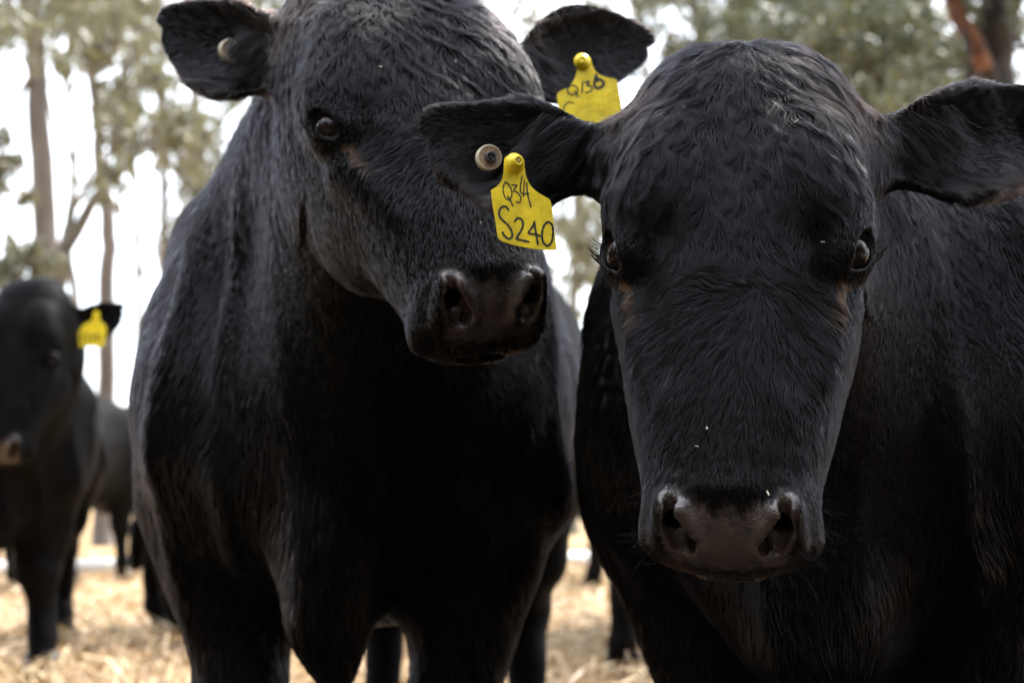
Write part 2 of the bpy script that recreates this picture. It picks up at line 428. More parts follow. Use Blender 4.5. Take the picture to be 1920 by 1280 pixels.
def build_bull_field(sp):
    s = sp.get('s', 1.0); B, BM = body_frame(*sp['origin'], sp['yaw'], s)
    HP = np.asarray(sp['head'], float); HR = head_rot(*sp['hrot']); hs = sp.get('hs', 1.0)
    hz = (sp.get('hx', (1.0, 1.0)), sp.get('hz', 1.0), sp.get('hzt', 1.0)); H = lambda x, y, z: HP + HR @ (A(x * float(hxf(hz[0], z)), y, z * (hz[1] if z < 0 else hz[2])) * hs)
    f = Field(*[axis(a) for a in sp['axes']])
    # trunk
    lo, hi = B(0, -.1, 0), B(0, 1.5, 0)
    c0 = np.minimum(lo, hi) - .5; c1 = np.maximum(lo, hi) + .5; c0[2] = .2; c1[2] = 1.45 * s
    sl = f.box(c0, c1); x, t, z = f.local(sl, B(0, 0, 0), BM); x, t, z = x / s, t / s, z / s
    tk = [-.06, .0, .10, .25, .45, .70, .95, 1.15, 1.32, 1.42]
    thw = pchip(tk, [.08, .17, .25, .30, .31, .34, .33, .30, .24, .08])
    ttop = pchip(tk, [.86, .98, 1.06, 1.12, 1.13, 1.12, 1.13, 1.14, 1.08, .9])
    tbot = pchip(tk, [.62, .52, .46, .44, .46, .45, .48, .56, .66, .8])
    a = thw(t.ravel()).reshape(t.shape) * sp.get('trw', 1.0); tp = ttop(t.ravel()).reshape(t.shape); bt = tbot(t.ravel()).reshape(t.shape)
    cz = bt + (tp - bt) * .52; hb = np.where(z > cz, tp - cz, cz - bt)
    r = ((np.abs(x) / a)**2.2 + (np.abs(z - cz) / hb)**2.2)**(1 / 2.2)
    dd = (r - 1) * np.minimum(a, hb) * .9; dd = smax(dd, np.maximum(-.06 - t, t - 1.42), .06)
    f.apply(sl, (dd * s).astype(np.float32), .03, 'add')
    wd = sp.get('wide', 1.0)
    lw = sp.get('legw', 1.0)
    for g in (-1, 1):
        # shoulder, foreleg
        f.ell(B(g*.205*wd, .16, .80), A(.105, .17, .25)*s, .09, BM)
        f.ell(B(g*.185*wd, .03, .70), A(.10, .09, .15)*s, .07, BM)
        k = sp.get('fore', {}).get(g, (0, 0)); fl = sp.get('leglat', .155)
        f.cone(B(g*(fl+.035), .14, .62), B(g*fl + k[0]*.5, .13 + k[1]*.5, .37), .115*s, .062*s*lw, .05)
        f.ell(B(g*fl + k[0]*.5, .115 + k[1]*.5, .34), A(.056*lw, .055*lw, .07)*s, .03, BM)
        f.cone(B(g*fl + k[0]*.5, .13 + k[1]*.5, .33), B(g*fl + k[0], .12 + k[1], .13), .044*s*lw, .036*s*lw, .03)
        f.ell(B(g*fl + k[0], .12 + k[1], .12), A(.046, .05, .045)*s, .02, BM)
        f.cone(B(g*fl + k[0], .10 + k[1], .08), B(g*fl + k[0], .08 + k[1], .03), .046*s, .058*s, .02)
        # hip, hind leg
        kh = sp.get('hind', {}).get(g, (0, 0))
        f.ell(B(g*.17, 1.15, .82), A(.13, .22, .26)*s, .08, BM)
        f.cone(B(g*.18, 1.12, .72), B(g*.17 + kh[0]*.4, 1.20 + kh[1]*.4, .50), .15*s, .085*s, .06)
        f.cone(B(g*.17 + kh[0]*.4, 1.20 + kh[1]*.4, .50), B(g*.16 + kh[0]*.7, 1.36 + kh[1]*.7, .37), .08*s, .05*s, .04)
        f.cone(B(g*.16 + kh[0]*.7, 1.36 + kh[1]*.7, .37), B(g*.16 + kh[0], 1.33 + kh[1], .13), .05*s, .038*s, .03)
        f.ell(B(g*.16 + kh[0], 1.32 + kh[1], .11), A(.046, .05, .045)*s, .02, BM)
        f.cone(B(g*.16 + kh[0], 1.30 + kh[1], .08), B(g*.16 + kh[0], 1.28 + kh[1], .03), .046*s, .056*s, .02)
    # tail
    f.cone(B(0, 1.41, 1.05), B(0, 1.45, .75), .03*s, .020*s, .03); f.cone(B(0, 1.45, .75), B(0, 1.44, .42), .020*s, .014*s, .02)
    f.ell(B(0, 1.44, .36), A(.035, .035, .11)*s, .03, BM)
    # brisket
    f.ell(B(0, .00, .56), A(sp.get('brw', .12), .13, .15)*s, .05, BM)
    # neck
    up = HR[:, 2]
    f.cone(H(0, -.075, .045), B(0, .30, .88), .125*hs, .25*s, .08)
    f.cone(H(0, -.055, .085), B(0, .42, .99), .085*hs, .14*s, .07)
    f.cone(H(0, -.12, -.0), B(0, .05, .70), .085*hs, .19*s, .07)
    if sp.get('dewlap', True):
        dw = sp.get('dw', [(0, -.135, -.10)]); pa = H(*dw[0]); pb = B(*sp.get('dwmid', (0, -.06, .70))); pc = B(*sp.get('dwlow', (0, -.09, .48)))
        f.cone(pa, pb, .022, .040*s, .05); f.cone(pb, pc, .040*s, sp.get('dwr', .045)*s, .05)
    for pr in sp.get('extra', []):
        kind = pr[0]
        if kind == 'ell': f.ell(pr[1], pr[2], pr[3], BM, op=pr[4] if len(pr) > 4 else 'add')
        else: f.cone(pr[1], pr[2], pr[3], pr[4], pr[5], op=pr[6] if len(pr) > 6 else 'add')
    # ears
    for e in sp['ears']: ear_into(f, e)
    # head
    e = .42 * hs
    sl = f.box(HP - e, HP + e); x, y, z = f.local(sl, HP, HR)
    near = f.d[sl]
    zz = z / (hs * np.where(z < 0, hz[1], hz[2]).astype(np.float32)); hd = head_sdf(x / (hs * hxf(hz[0], zz).astype(np.float32)), y / hs, zz) * hs
    zl = z / hs
    blend = np.where(zl > -.02, .035, .012).astype(np.float32)
    f.d[sl] = smin(near, hd, blend)
    # re-cut nostrils/eyes are in front of neck so the union keeps them
    return f, dict(B=B, BM=BM, HP=HP, HR=HR, hs=hs, H=H, s=s, hz=hz)

def to_head(P, g):
    q = ((P - g['HP']) @ g['HR']) / g['hs']; z = g['hz']
    zz = q[:, 2] / np.where(q[:, 2] < 0, z[1], z[2]); return np.stack([q[:, 0] / hxf(z[0], zz), q[:, 1], zz], 1)

def vnoise(P, seed, scale):
    """cheap smooth noise in -1..1 from sums of rotated sines"""
    r = np.random.default_rng(seed); out_ = np.zeros(len(P))
    for i in range(6):
        k = r.normal(size=3); k = k / np.linalg.norm(k) * (2 * np.pi / scale) * r.uniform(.6, 1.5)
        out_ += np.sin(P @ k + r.uniform(0, 6.28))
    return out_ / 3.0

def head_masks(P, g):
    h = to_head(P, g); ax = np.abs(h[:, 0]); y, z = h[:, 1], h[:, 2]
    def sst(a, b, v): t = np.clip((v - a) / (b - a), 0, 1); return t * t * (3 - 2 * t)
    front = PN[1] * y + PN[2] * z - PC + ax * ax * 4.5
    # bare skin: the nose plane between and around the nostrils, down to the lip
    jit = vnoise(h, 5, .012) * .0025
    nose = sst(-.013, -.005, front + jit) * sst(.062, .055, ax + jit + np.clip(-(z + .285), 0, 1) * .5) * sst(-.243, -.250, z + jit - ax * .05) * sst(-.002, .006, y + jit)
    inner = sst(.013, .008, np.sqrt((ax - .043)**2 + (z + .272)**2 * .5)) * sst(.02, .04, y)
    nose = np.maximum(nose, inner * (z < -.24))
    pit = sst(-.012, -.02, front) * (ax > .028) * (ax < .056) * (z < -.235) * (z > -.30) * (y > .025) * sst(.014, .009, np.abs(ax - .042))
    c = EYE + ELONG * .040 + EDIR * .014
    aa = A(.099, .062, -.044); bb = A(.088, .071, -.088)
    hh = np.stack([ax, y, z], 1); ba = bb - aa; t = np.clip(((hh - aa) @ ba) / (ba @ ba), 0, 1)
    dl = np.linalg.norm(hh - aa - t[:, None] * ba, axis=1)
    stain = .8 * sst(.0075, .002, dl + vnoise(h, 9, .008) * .003) * (1 - .7 * t)
    re = np.linalg.norm(hh - EYE, axis=1)
    q = (hh - (EYE + EDIR * .0215))
    rim = np.sqrt(((q @ ELONG) / .0235)**2 + ((q @ ECR) / .0155)**2)
    lid = sst(ERAD + .0050, ERAD + .0020, re) * sst(1.25, 1.0, rim) * (hh @ EDIR > 0) * (re > ERAD - .004)
    isolate = np.linalg.norm(h, axis=1) < .45
    return nose * isolate, pit * isolate, np.clip(stain, 0, 1) * isolate, lid * isolate, h

# ---------------------------------------------------------------- coat of strands
def grow(name, f, g, V, Fq, dens, n, length, dirf, radius, mat, parent, origin, steps=6, wave=.35, wscale=.02, clump=.35, csize=.006, lift=.25, tint=None, seed=1):
    r = np.random.default_rng(seed)
    tri = np.concatenate([Fq[:, [0, 1, 2]], Fq[:, [0, 2, 3]]])
    a, b, c = V[tri[:, 0]], V[tri[:, 1]], V[tri[:, 2]]
    ar = np.linalg.norm(np.cross(b - a, c - a), axis=1) * .5
    wgt = ar * dens[tri].mean(1); cs = np.cumsum(wgt); tot = cs[-1]
    pick = np.searchsorted(cs, r.uniform(0, tot, n)); pick = np.clip(pick, 0, len(tri) - 1)
    u, v = r.uniform(size=n), r.uniform(size=n); fl = u + v > 1; u[fl], v[fl] = 1 - u[fl], 1 - v[fl]
    P = a[pick] + (b[pick] - a[pick]) * u[:, None] + (c[pick] - a[pick]) * v[:, None]
    Nn, gn = f.grad(P)
    Ln = length(P) * r.uniform(.65, 1.15, n)
    pts = [P.copy()]; cur = P.copy()
    ph = r.uniform(-.3, .3, n); lj = r.uniform(-.3, .5, n); off0 = f.sample(P) / np.clip(gn, .3, 1.5)
    for i in range(1, steps):
        t = i / (steps - 1)
        D = dirf(cur) ; D = D / np.maximum(np.linalg.norm(D, axis=1, keepdims=True), 1e-6)
        wv = wave(cur) if callable(wave) else wave
        side = np.cross(D, Nn)
        D = D + side * (vnoise(cur + t * .004, seed + 11, wscale) * wv + ph * .6)[:, None]
        D = D - Nn * (D * Nn).sum(1, keepdims=True); D /= np.maximum(np.linalg.norm(D, axis=1, keepdims=True), 1e-6)
        cur = cur + D * (Ln / (steps - 1))[:, None]
        Nn, gn = f.grad(cur)
        hgt = Ln * lift * (t ** .8) * (1 + .25 * vnoise(P, seed + 3, wscale * .8) + lj)
        sd_ = f.sample(cur) / np.clip(gn, .3, 1.5) - off0
        cur = cur + Nn * np.clip(hgt - sd_, -.02, .02)[:, None]
        pts.append(cur.copy())
    S = np.stack(pts, 1)      # n, steps, 3
    if callable(clump) or clump > 0:
        ng = max(50, int(n / 16)); gi = r.choice(n, ng, replace=False)
        kd = kdtree.KDTree(ng)
        for q, i in enumerate(gi): kd.insert(S[i, 0], q)
        kd.balance(); near = np.array([kd.find(p)[1] for p in S[:, 0]]); G = S[gi[near]]
        dist = np.linalg.norm(G[:, 0] - S[:, 0], axis=1); k = (clump(P) if callable(clump) else clump) * np.exp(-(dist / csize)**2)
        tt = np.linspace(0, 1, steps)**1.3
        S = S + (G - S) * (k[:, None] * tt[None])[:, :, None]
    hc = bpy.data.hair_curves.new(name); hc.add_curves([steps] * n)
    pos = (S - np.asarray(origin)).astype(np.float32).ravel()
    hc.attributes['position'].data.foreach_set('vector', pos) if 'position' in hc.attributes else None
    rad = (np.asarray(radius(P) if callable(radius) else np.full(n, radius)))[:, None] * np.clip(1.15 - np.linspace(0, 1, steps)[None]**2, .15, 1)
    ra = hc.attributes.get('radius') or hc.attributes.new('radius', 'FLOAT', 'POINT')
    ra.data.foreach_set('value', rad.astype(np.float32).ravel())
    ta = hc.attributes.new('tint', 'FLOAT', 'CURVE')
    tv = (tint(P, r) if tint else np.zeros(n)); ta.data.foreach_set('value', np.asarray(tv, np.float32))
    hc.materials.append(mat)
    o = bpy.data.objects.new(name, hc); col.objects.link(o); o.parent = parent
    return o

MAT_HIDE = hide_material("black_hide", True)
MAT_HIDE_FAR = hide_material("black_hide_far", False)
MAT_COAT = coat_material("black_coat")
MAT_EARHAIR = coat_material("ear_hair_black", (.0012, .0011, .0012), .5, 1.18)


MAT_EYE = simple("eye_dark_brown", (.010, .005, .0035), rough=.05, spec=.22)
MAT_EYE.node_tree.nodes["Principled BSDF"].inputs["Coat Weight"].default_value = .0
MAT_EYE.node_tree.nodes["Principled BSDF"].inputs["Coat Roughness"].default_value = .02
MAT_LASH = simple("lash_black", (.01, .009, .009), rough=.5)
MAT_YEL = simple("tag_yellow_plastic", (.90, .66, .02), rough=.42, noise=.22, nscale=70, bump=.08)
MAT_INK = simple("marker_ink", (.012, .014, .016), rough=.6)
MAT_IVORY = simple("ivory_plastic", (.74, .66, .50), rough=.4, noise=.15, nscale=90)
MAT_RUST = simple("worn_print", (.36, .25, .16), rough=.7, noise=.5, nscale=400)
MAT_GREY = simple("grey_plastic", (.07, .072, .075), rough=.4)
MAT_HOOF = simple("hoof_horn", (.03, .026, .022), rough=.5, noise=.3, nscale=40)

def uv_sphere(c, r, nu=40, nv=24, axis_=None, bulge=0.0):
    V = []; Fc = []
    ax_ = unit(axis_) if axis_ is not None else A(0, 0, 1)
    t = unit(np.cross(ax_, A(.3, .1, .9))); b = np.cross(ax_, t)
    for i in range(nv + 1):
        th = math.pi * i / nv
        for j in range(nu):
            ph = 2 * math.pi * j / nu
            rr = r * (1 + bulge * max(0, math.cos(th) - .6))
            V.append(np.asarray(c) + rr * (math.cos(th) * ax_ + math.sin(th) * (math.cos(ph) * t + math.sin(ph) * b)))
    for i in range(nv):
        for j in range(nu):
            a = i * nu + j; b2 = i * nu + (j + 1) % nu
            Fc.append((a, a + nu, b2 + nu, b2))
    return np.array(V), np.array(Fc)

def lathe(prof, c, ax_, nu=48):
    """prof: (radius, height) list along axis"""
    ax_ = unit(ax_); t = unit(np.cross(ax_, A(.13, .2, .9))); b = np.cross(ax_, t); V = []; Fc = []
    for r_, h_ in prof:
        for j in range(nu):
            ph = 2 * math.pi * j / nu; V.append(np.asarray(c) + ax_ * h_ + r_ * (math.cos(ph) * t + math.sin(ph) * b))
    for i in range(len(prof) - 1):
        for j in range(nu):
            a = i * nu + j; b2 = i * nu + (j + 1) % nu; Fc.append((a, b2, b2 + nu, a + nu))
    return V, Fc

def smooth_poly(pts, n=4, closed=True):
    pts = [np.asarray(p, float) for p in pts]; o = []
    m = len(pts); rg = range(m) if closed else range(m - 1)
    for i in rg:
        p0, p1, p2, p3 = (pts[(i-1) % m] if closed or i > 0 else pts[i]), pts[i], pts[(i+1) % m], (pts[(i+2) % m] if closed or i + 2 < m else pts[i+1])
        for q in range(n):
            t = q / n
            o.append(.5 * ((2*p1) + (-p0+p2)*t + (2*p0-5*p1+4*p2-p3)*t*t + (-p0+3*p1-3*p2+p3)*t**3))
    if not closed: o.append(pts[-1])
    return o

def plate(name, outline, fr, th, mat, parent, origin, nm=None):
    """outline 2D list -> plate with front at fr(p, 0) and back at fr(p, -th); grid filled via bmesh triangulation"""
    import bmesh
    bm = bmesh.new(); n = len(outline)
    xs = [p[0] for p in outline]; ys = [p[1] for p in outline]
    vs = [bm.verts.new((p[0], p[1], 0)) for p in outline]; fc = bm.faces.new(vs)
    # slice so the sheet can bend
    for k in range(1, 8):
        yk = min(ys) + (max(ys) - min(ys)) * k / 8
        g = bm.verts[:] + bm.edges[:] + bm.faces[:]
        bmesh.ops.bisect_plane(bm, geom=g, plane_co=(0, yk, 0), plane_no=(0, 1, 0))
    for k in range(1, 6):
        xk = min(xs) + (max(xs) - min(xs)) * k / 6
        g = bm.verts[:] + bm.edges[:] + bm.faces[:]
        bmesh.ops.bisect_plane(bm, geom=g, plane_co=(xk, 0, 0), plane_no=(1, 0, 0))
    r = bmesh.ops.extrude_face_region(bm, geom=bm.faces[:])
    ev = set(e for e in r['geom'] if isinstance(e, bmesh.types.BMVert))
    for v in bm.verts:
        k = -th if v in ev else 0
        v.co = Vector(fr(A(v.co.x, v.co.y), k) - np.asarray(origin))
    bmesh.ops.recalc_face_normals(bm, faces=bm.faces[:])
    me = bpy.data.meshes.new(name); bm.to_mesh(me); bm.free(); me.materials.append(mat)
    o = bpy.data.objects.new(name, me); col.objects.link(o); o.parent = parent
    return o

def ink(name, strokes, width, fr, parent, origin, lift=.0004):
    """hand-drawn strokes: raised ribbons with round ends; width per stroke possible"""
    V = []; Fc = []
    for st in strokes:
        wd = width
        if isinstance(st, tuple): st, wd = st
        p = smooth_poly(st, 5, closed=False) if len(st) > 2 else [A(*q) for q in st]
        L = []
        for i in range(len(p)):
            d = unit(p[min(i+1, len(p)-1)] - p[max(i-1, 0)] + 1e-9); nn = A(-d[1], d[0])
            wv = wd * (.85 + .3 * abs(math.sin(i * .9)))
            L.append((p[i] + nn * wv * .5, p[i] - nn * wv * .5))
        b0 = len(V)
        for a, b in L: V += [fr(a, lift), fr(b, lift)]
        for i in range(len(L) - 1): Fc.append((b0+2*i, b0+2*i+1, b0+2*i+3, b0+2*i+2))
        for e in (p[0], p[-1]):
            b1 = len(V)
            for q in range(10): V.append(fr(e + wd * .5 * A(math.cos(q*.628), math.sin(q*.628)), lift * 1.15))
            Fc.append(tuple(range(b1, b1 + 10)))
    return mesh_obj(name, V, Fc, MAT_INK, parent, origin, smooth=False)

def lashes(parent, g, sgn, origin, n=30, L=.018):
    E = EYE * A(sgn, 1, 1); 
    pts = []; steps = 5; r = np.random.default_rng(3)
    up = -ECR * (1 if ECR[0] * 0 == 0 else 1)
    # upper lid side is the one pointing outward/up
    upv = ECR if np.dot(ECR, A(.5, -.4, .7)) > 0 else -ECR
    for i in range(n):
        a = r.uniform(-1, 1)
        root = EYE + EDIR * (.0235 - .007*a*a) + ELONG * (a * .019) + upv * (.0125 * math.sqrt(max(0, 1 - .8*a*a)))
        d = unit(EDIR * .9 + upv * r.uniform(.1, .5) - ELONG * (.35 + .35 * a) + r.normal(size=3) * .08)
        l = L * r.uniform(.6, 1.0)
        for k in range(steps):
            t = k / (steps - 1); p = root + d * l * t - upv * l * .35 * t * t
            pts.append(g['H'](*(p * A(sgn, 1, 1))))
    hc = bpy.data.hair_curves.new("eyelashes"); hc.add_curves([steps] * n)
    hc.attributes['position'].data.foreach_set('vector', (np.array(pts) - np.asarray(origin)).astype(np.float32).ravel())
    ra = hc.attributes.get('radius') or hc.attributes.new('radius', 'FLOAT', 'POINT')
    ra.data.foreach_set('value', np.tile(np.linspace(.00045, .00012, steps), n).astype(np.float32))
    hc.materials.append(MAT_LASH)
    o = bpy.data.objects.new("eyelashes", hc); col.objects.link(o); o.parent = parent
    return o

def sst(a, b, v):
    t = np.clip((v - a) / (b - a), 0, 1); return t * t * (3 - 2 * t)

def make_bull(sp):
    t0 = time.time()
    f, g = build_bull_field(sp)
    V, Fq = f.mesh()
    org = A(sp['origin'][0], sp['origin'][1], 0)
    root = empty("bull", org); tag(root, sp['label'], "bull", "black bulls standing in the yard")
    # wrinkles of loose skin on neck and chest
    nose, pit, stain, lid, h = head_masks(V, g)
    stain = stain * sp.get('stain', 1.0)
    hw_ = sst(.42, .30, np.linalg.norm(h * A(1, .8, 1), axis=1))
    bl = (V - g['B'](0, 0, 0)) @ g['BM'] / g['s']
    Nn, _ = f.grad(V, .01)
    if sp.get('folds'):
        neckm = np.exp(-((bl[:, 1] - .02) / sp.get('foldw', .28))**2) * sst(.35, .6, bl[:, 2]) * sst(1.15, .95, bl[:, 2]) * (1 - sst(.30, .20, np.linalg.norm(h - A(0, 0, -.08), axis=1)))
        ph = bl[:, 0] * 60 + vnoise(V, 3, .5) * 2.2 + bl[:, 2] * sp.get('fslant', 6)
        rid = np.clip(1 - np.sqrt(np.sin(ph * .5)**2 + .04), 0, 1)**1.6
        V = V + Nn * (rid * neckm * sp['folds'] * (1 + .6 * vnoise(V, 8, .25)))[:, None]
    V = V + Nn * (vnoise(V, 21, .16) * .004 * (1 - hw_))[:, None]
    body = mesh_obj("body", V, Fq, sp.get('mat', MAT_HIDE), root, org)
    me = body.data
    for nm, ar in (("nose", nose), ("pit", pit), ("stain", stain), ("lid", lid)): fattr(me, nm, ar)
    # eyes
    for sg in (-1, 1):
        c = EYE * A(sg, 1, 1); ev, ef = uv_sphere(g['H'](*c), ERAD * g['hs'] * .97, axis_=g['HR'] @ (EDIR * A(sg, 1, 1)), bulge=.06)
        eo = mesh_obj("eye", ev, ef, MAT_EYE, root, org)
        if sp.get('lash', True): lashes(root, g, sg, org)
    print('bull mesh', len(V), round(time.time() - t0, 1), 's')
    if sp.get('coat'):
        ears = sp['ears']
        def earness(P):
            best = np.zeros(len(P)); idx = np.zeros(len(P), int)
            for i, e in enumerate(ears):
                q = (P - e['base']) @ e['M']; u = q[:, 0] / e['L']
                m = sst(.10, .35, u) * (u < 1.12) * (np.abs(q[:, 1]) < e['width'] * 1.12) * (np.abs(q[:, 2]) < .05)
                idx[m > best] = i; best = np.maximum(best, m)
            return best, idx
        def dirf(P):
            hh = to_head(P, g); x, y, z = hh.T; ax_ = np.abs(x)
            top = np.stack([x * 1.1, y * 0, z - .250], 1); top /= np.linalg.norm(top, axis=1, keepdims=True) + 1e-6
            wx, wz = x - .017, z + .066; rr = np.hypot(wx, wz) + 1e-5; sw = .55 * np.exp(-(rr / .05)**2)     # spiral whorl between the eyes
            low = np.stack([wx / rr + sw * wz / rr, y * 0, np.where(wz > 0, .0, 1) * wz / rr - sw * wx / rr - .25 * sst(.0, -.12, z)], 1)
            k = sst(-.005, -.07, z + .25 * ax_ + .012 * vnoise(hh, 61, .045))[:, None]
            d = top * (1 - k) + low * k
            side = sst(.085, .115, ax_)[:, None] * .8 + 0 * k
            d = d * (1 - side) + np.stack([x * 0, -.35 + 0 * y, -.9 + 0 * z], 1) * side
            back = sst(.03, -.04, y)[:, None] * .7; d = d * (1 - back) + A(0, -.3, -.9) * back
            # around the poll: tuft combs forward/down
            W = d @ g['HR'].T
            en, ei = earness(P)
            for i, e in enumerate(ears):
                m = (ei == i) & (en > 0)
                if m.any():
                    q = (P[m] - e['base']) @ e['M']
                    ed = e['M'][:, 0] * .8 + e['M'][:, 1] * (-.35 + q[:, 1:2] * 14)
                    W[m] = W[m] * (1 - en[m, None]) + ed * en[m, None]
            hf = sst(.36, .25, np.linalg.norm(hh * A(1, .9, 1), axis=1))[:, None]
            bd = g['BM'][:, 1] * .30 + A(0, 0, -1.0)
            hf = np.maximum(hf, en[:, None])
            return W * hf + bd * (1 - hf)
        def length(P):
            hh = to_head(P, g); x, y, z = hh.T
            L = .007 + .008 * sst(-.24, -.10, z) + .013 * sst(-.07, .02, z) * sst(.13, .09, np.abs(x)) + .004 * sst(.10, .2, z)
            L = L * (1 - .45 * sst(.085, .11, np.abs(x)) * sst(.06, -.02, z))
            L = L * (1 - .45 * np.exp(-((z + .02) / .03)**2))
            # short hair round the eyes
            re = np.linalg.norm(np.stack([np.abs(x), y, z], 1) - EYE, axis=1); L = L * (.35 + .65 * sst(.026, .055, re))
            L = np.where(np.linalg.norm(hh, axis=1) > .36, .022, L)
            en, ei = earness(P)
            for i, e in enumerate(ears):
                q = (P - e['base']) @ e['M']; u = q[:, 0] / e['L']
                inner = sst(.75, .3, u) * (q[:, 2] > -.002)
                L = np.where((ei == i) & (en > .2), .009 + .022 * inner * sst(-.01, -.045, q[:, 1]) + .015 * inner, L)
            return L
        c = sp['coat']
        tri_d = np.ones(len(V))
        hd = np.linalg.norm(h * A(1, .9, 1), axis=1); hfv = sst(.38, .30, hd); en, ei = earness(V)
        hfv = np.maximum(hfv, sst(0, .3, en))
        block = np.clip(nose * 1.5 + lid * 1.5 + pit * 2, 0, 1)
        re = np.linalg.norm(np.stack([np.abs(h[:, 0]), h[:, 1], h[:, 2]], 1) - EYE, axis=1)
        block = np.maximum(block, (re < ERAD + .003))
        for cp, cr_ in sp.get('clear', []): block = np.maximum(block, np.linalg.norm((V - cp) * A(1, .35, 1), axis=1) < cr_)
        dens = hfv * (1 - block)
        def tint(P, r):
            hh = to_head(P, g); en, ei = earness(P); t = np.zeros(len(P))
            for i, e in enumerate(ears):
                q = (P - e['base']) @ e['M']; u = q[:, 0] / e['L']
                rimm = sst(.72, 1.0, np.abs(q[:, 1]) / (e['width'] * EARP(np.clip(u, 0, 1)) + .004))
                t = np.maximum(t, (ei == i) * (en > .1) * rimm * .10)
            crest = np.exp(-((hh[:, 2] - .16) / .035)**2) * np.exp(-((np.abs(hh[:, 0]) - .105) / .03)**2) * (hh[:, 1] > -.05) * sst(.26, .2, np.linalg.norm(hh, axis=1))
            t = np.maximum(t, crest * .10)
            t = t * ((hh[:, 1] > -.06) | (en > .5))
            nb, pb, stn, lb, _ = head_masks(P, g)
            t = np.maximum(t, stn * 1.3)
            lip = np.exp(-((hh[:, 2] + .303) / .006)**2) * (hh[:, 1] > -.02) * .8
            t = np.maximum(t, lip)
            return np.clip(t, 0, 1.3) * r.uniform(.0, 1.0, len(P)) * (np.linalg.norm(hh, axis=1) < .5)
        def wavef(P):
            z = to_head(P, g)[:, 2]; return .3 + .28 * sst(-.08, .02, z)
        grow("head_hair", f, g, V, Fq, dens, c['head'], length, dirf, c['hr'], MAT_COAT, root, org, steps=7, wave=wavef, wscale=.021, clump=lambda P: .22 + .38 * sst(-.09, .03, to_head(P, g)[:, 2]), csize=.0035, lift=.17, tint=tint, seed=2)
        bd = (1 - hfv) * sst(sp['ymax'] + .3, sp['ymax'], V[:, 1]) * sst(.15, .45, V[:, 2])
        grow("body_hair", f, g, V, Fq, bd, c['body'], lambda P: np.full(len(P), .024), dirf, c['br'], MAT_COAT, root, org, steps=4, wave=.4, wscale=.12, clump=.3, csize=.009, lift=.12, seed=4)
        print('coat', round(time.time() - t0, 1), 's')
    return root, g, f, org

def hoof_part(root, org, B, BM, spots, s):
    for lat, t in spots:
        for k in (-1, 1):
            V, Fc = lathe([(.0, .075), (.026, .072), (.034, .04), (.040, .0), (.0, -.002)], B(lat + k * .027, t - .02, .004), A(0, 0, 1), 16)
            mesh_obj("hoof", V, Fc, MAT_HOOF, root, org)

# ---------------------------------------------------------------- RIGHT BULL (in focus, head lowered, facing the lens)
bs = dict(
    label="nearest black bull facing the camera, head lowered, with yellow S240 tag",
    origin=(.345, 1.70), yaw=23, s=.98, head=(.219, 1.43, .858), hrot=(-11, -16, 1.5), hs=1.0, folds=.017, foldw=.45, ymax=2.6, leglat=.16,
    axes=[[(-.16, -.11, .02), (-.11, .07, .005), (.07, .37, .0035), (.37, .62, .005), (.62, 1.0, .013), (1.0, 1.7, .025)],
          [(1.12, 1.16, .01), (1.16, 1.60, .0035), (1.60, 1.75, .007), (1.75, 3.6, .026)],
          [(-.02, .45, .02), (.45, .51, .007), (.51, 1.10, .0035), (1.10, 1.30, .01)]],
    extra=[('ell', A(.46, 1.98, .42), A(.15, .16, .15), .06)],
    ears=[dict(base=at(1125, 303, 1.475), tip=at(784, 244, 1.56), normal=A(.12, -1, -.10), width=.055, bend=-.045),
          dict(base=at(1640, 292, 1.475), tip=at(2015, 208, 1.56), normal=A(-.12, -1, -.10), width=.056, bend=-.03)],
    clear=[(at(905, 300, 1.51), .021)],
    coat=dict(head=300000, hr=.00019, body=100000, br=.0004))
bullA_root, gA, fA, oA = make_bull(bs)



# ---------------------------------------------------------------- EAR TAGS
def plane_frame(px0, py0, Y0, ppm, normal_tilt=(0.0, 0.0), bow=0.0, h=0.1):
    """frame for a small flat thing: 2D (x right, y down, metres) about an anchor -> world"""
    o = at(px0, py0, Y0)
    ex = unit(A(1, normal_tilt[0], 0)); ez = unit(A(0, normal_tilt[1], -1)); en = np.cross(ex, ez); en = en * (-np.sign(en[1]) or 1)
    en = en if en[1] < 0 else -en
    def fr(p, k): return o + ex * p[0] + ez * p[1] + en * (k + bow * ((p[0] / h)**2))
    return fr, en, o

def ear_tag(root, org, px0, py0, Y0, outline, strokes, sw, scale, off, tilt=(0, 0), bow=0.0, label=None, inkw=None):
    """outline / strokes given in crop pixels; scale = crop px per photo px, off = crop origin in the photo"""
    ppm = FPX / (Y0 + .03)
    cv = lambda q: A((q[0] / scale + off[0] - px0) / ppm, (q[1] / scale + off[1] - py0) / ppm)
    fr, en, o = plane_frame(px0, py0, Y0, ppm, tilt, bow, .03)
    ol = smooth_poly([cv(q) for q in outline], 4)
    t = plate("ear_tag", ol, fr, .0016, MAT_YEL, root, org)
    if label: t['label'] = label
    st = [([cv(q) for q in s[0]], s[1] / scale / ppm) if isinstance(s, tuple) else ([cv(q) for q in s]) for s in strokes]
    ink("handwriting", st, sw / scale / ppm, fr, t, org) if st else None
    return t, fr, en, ppm, cv

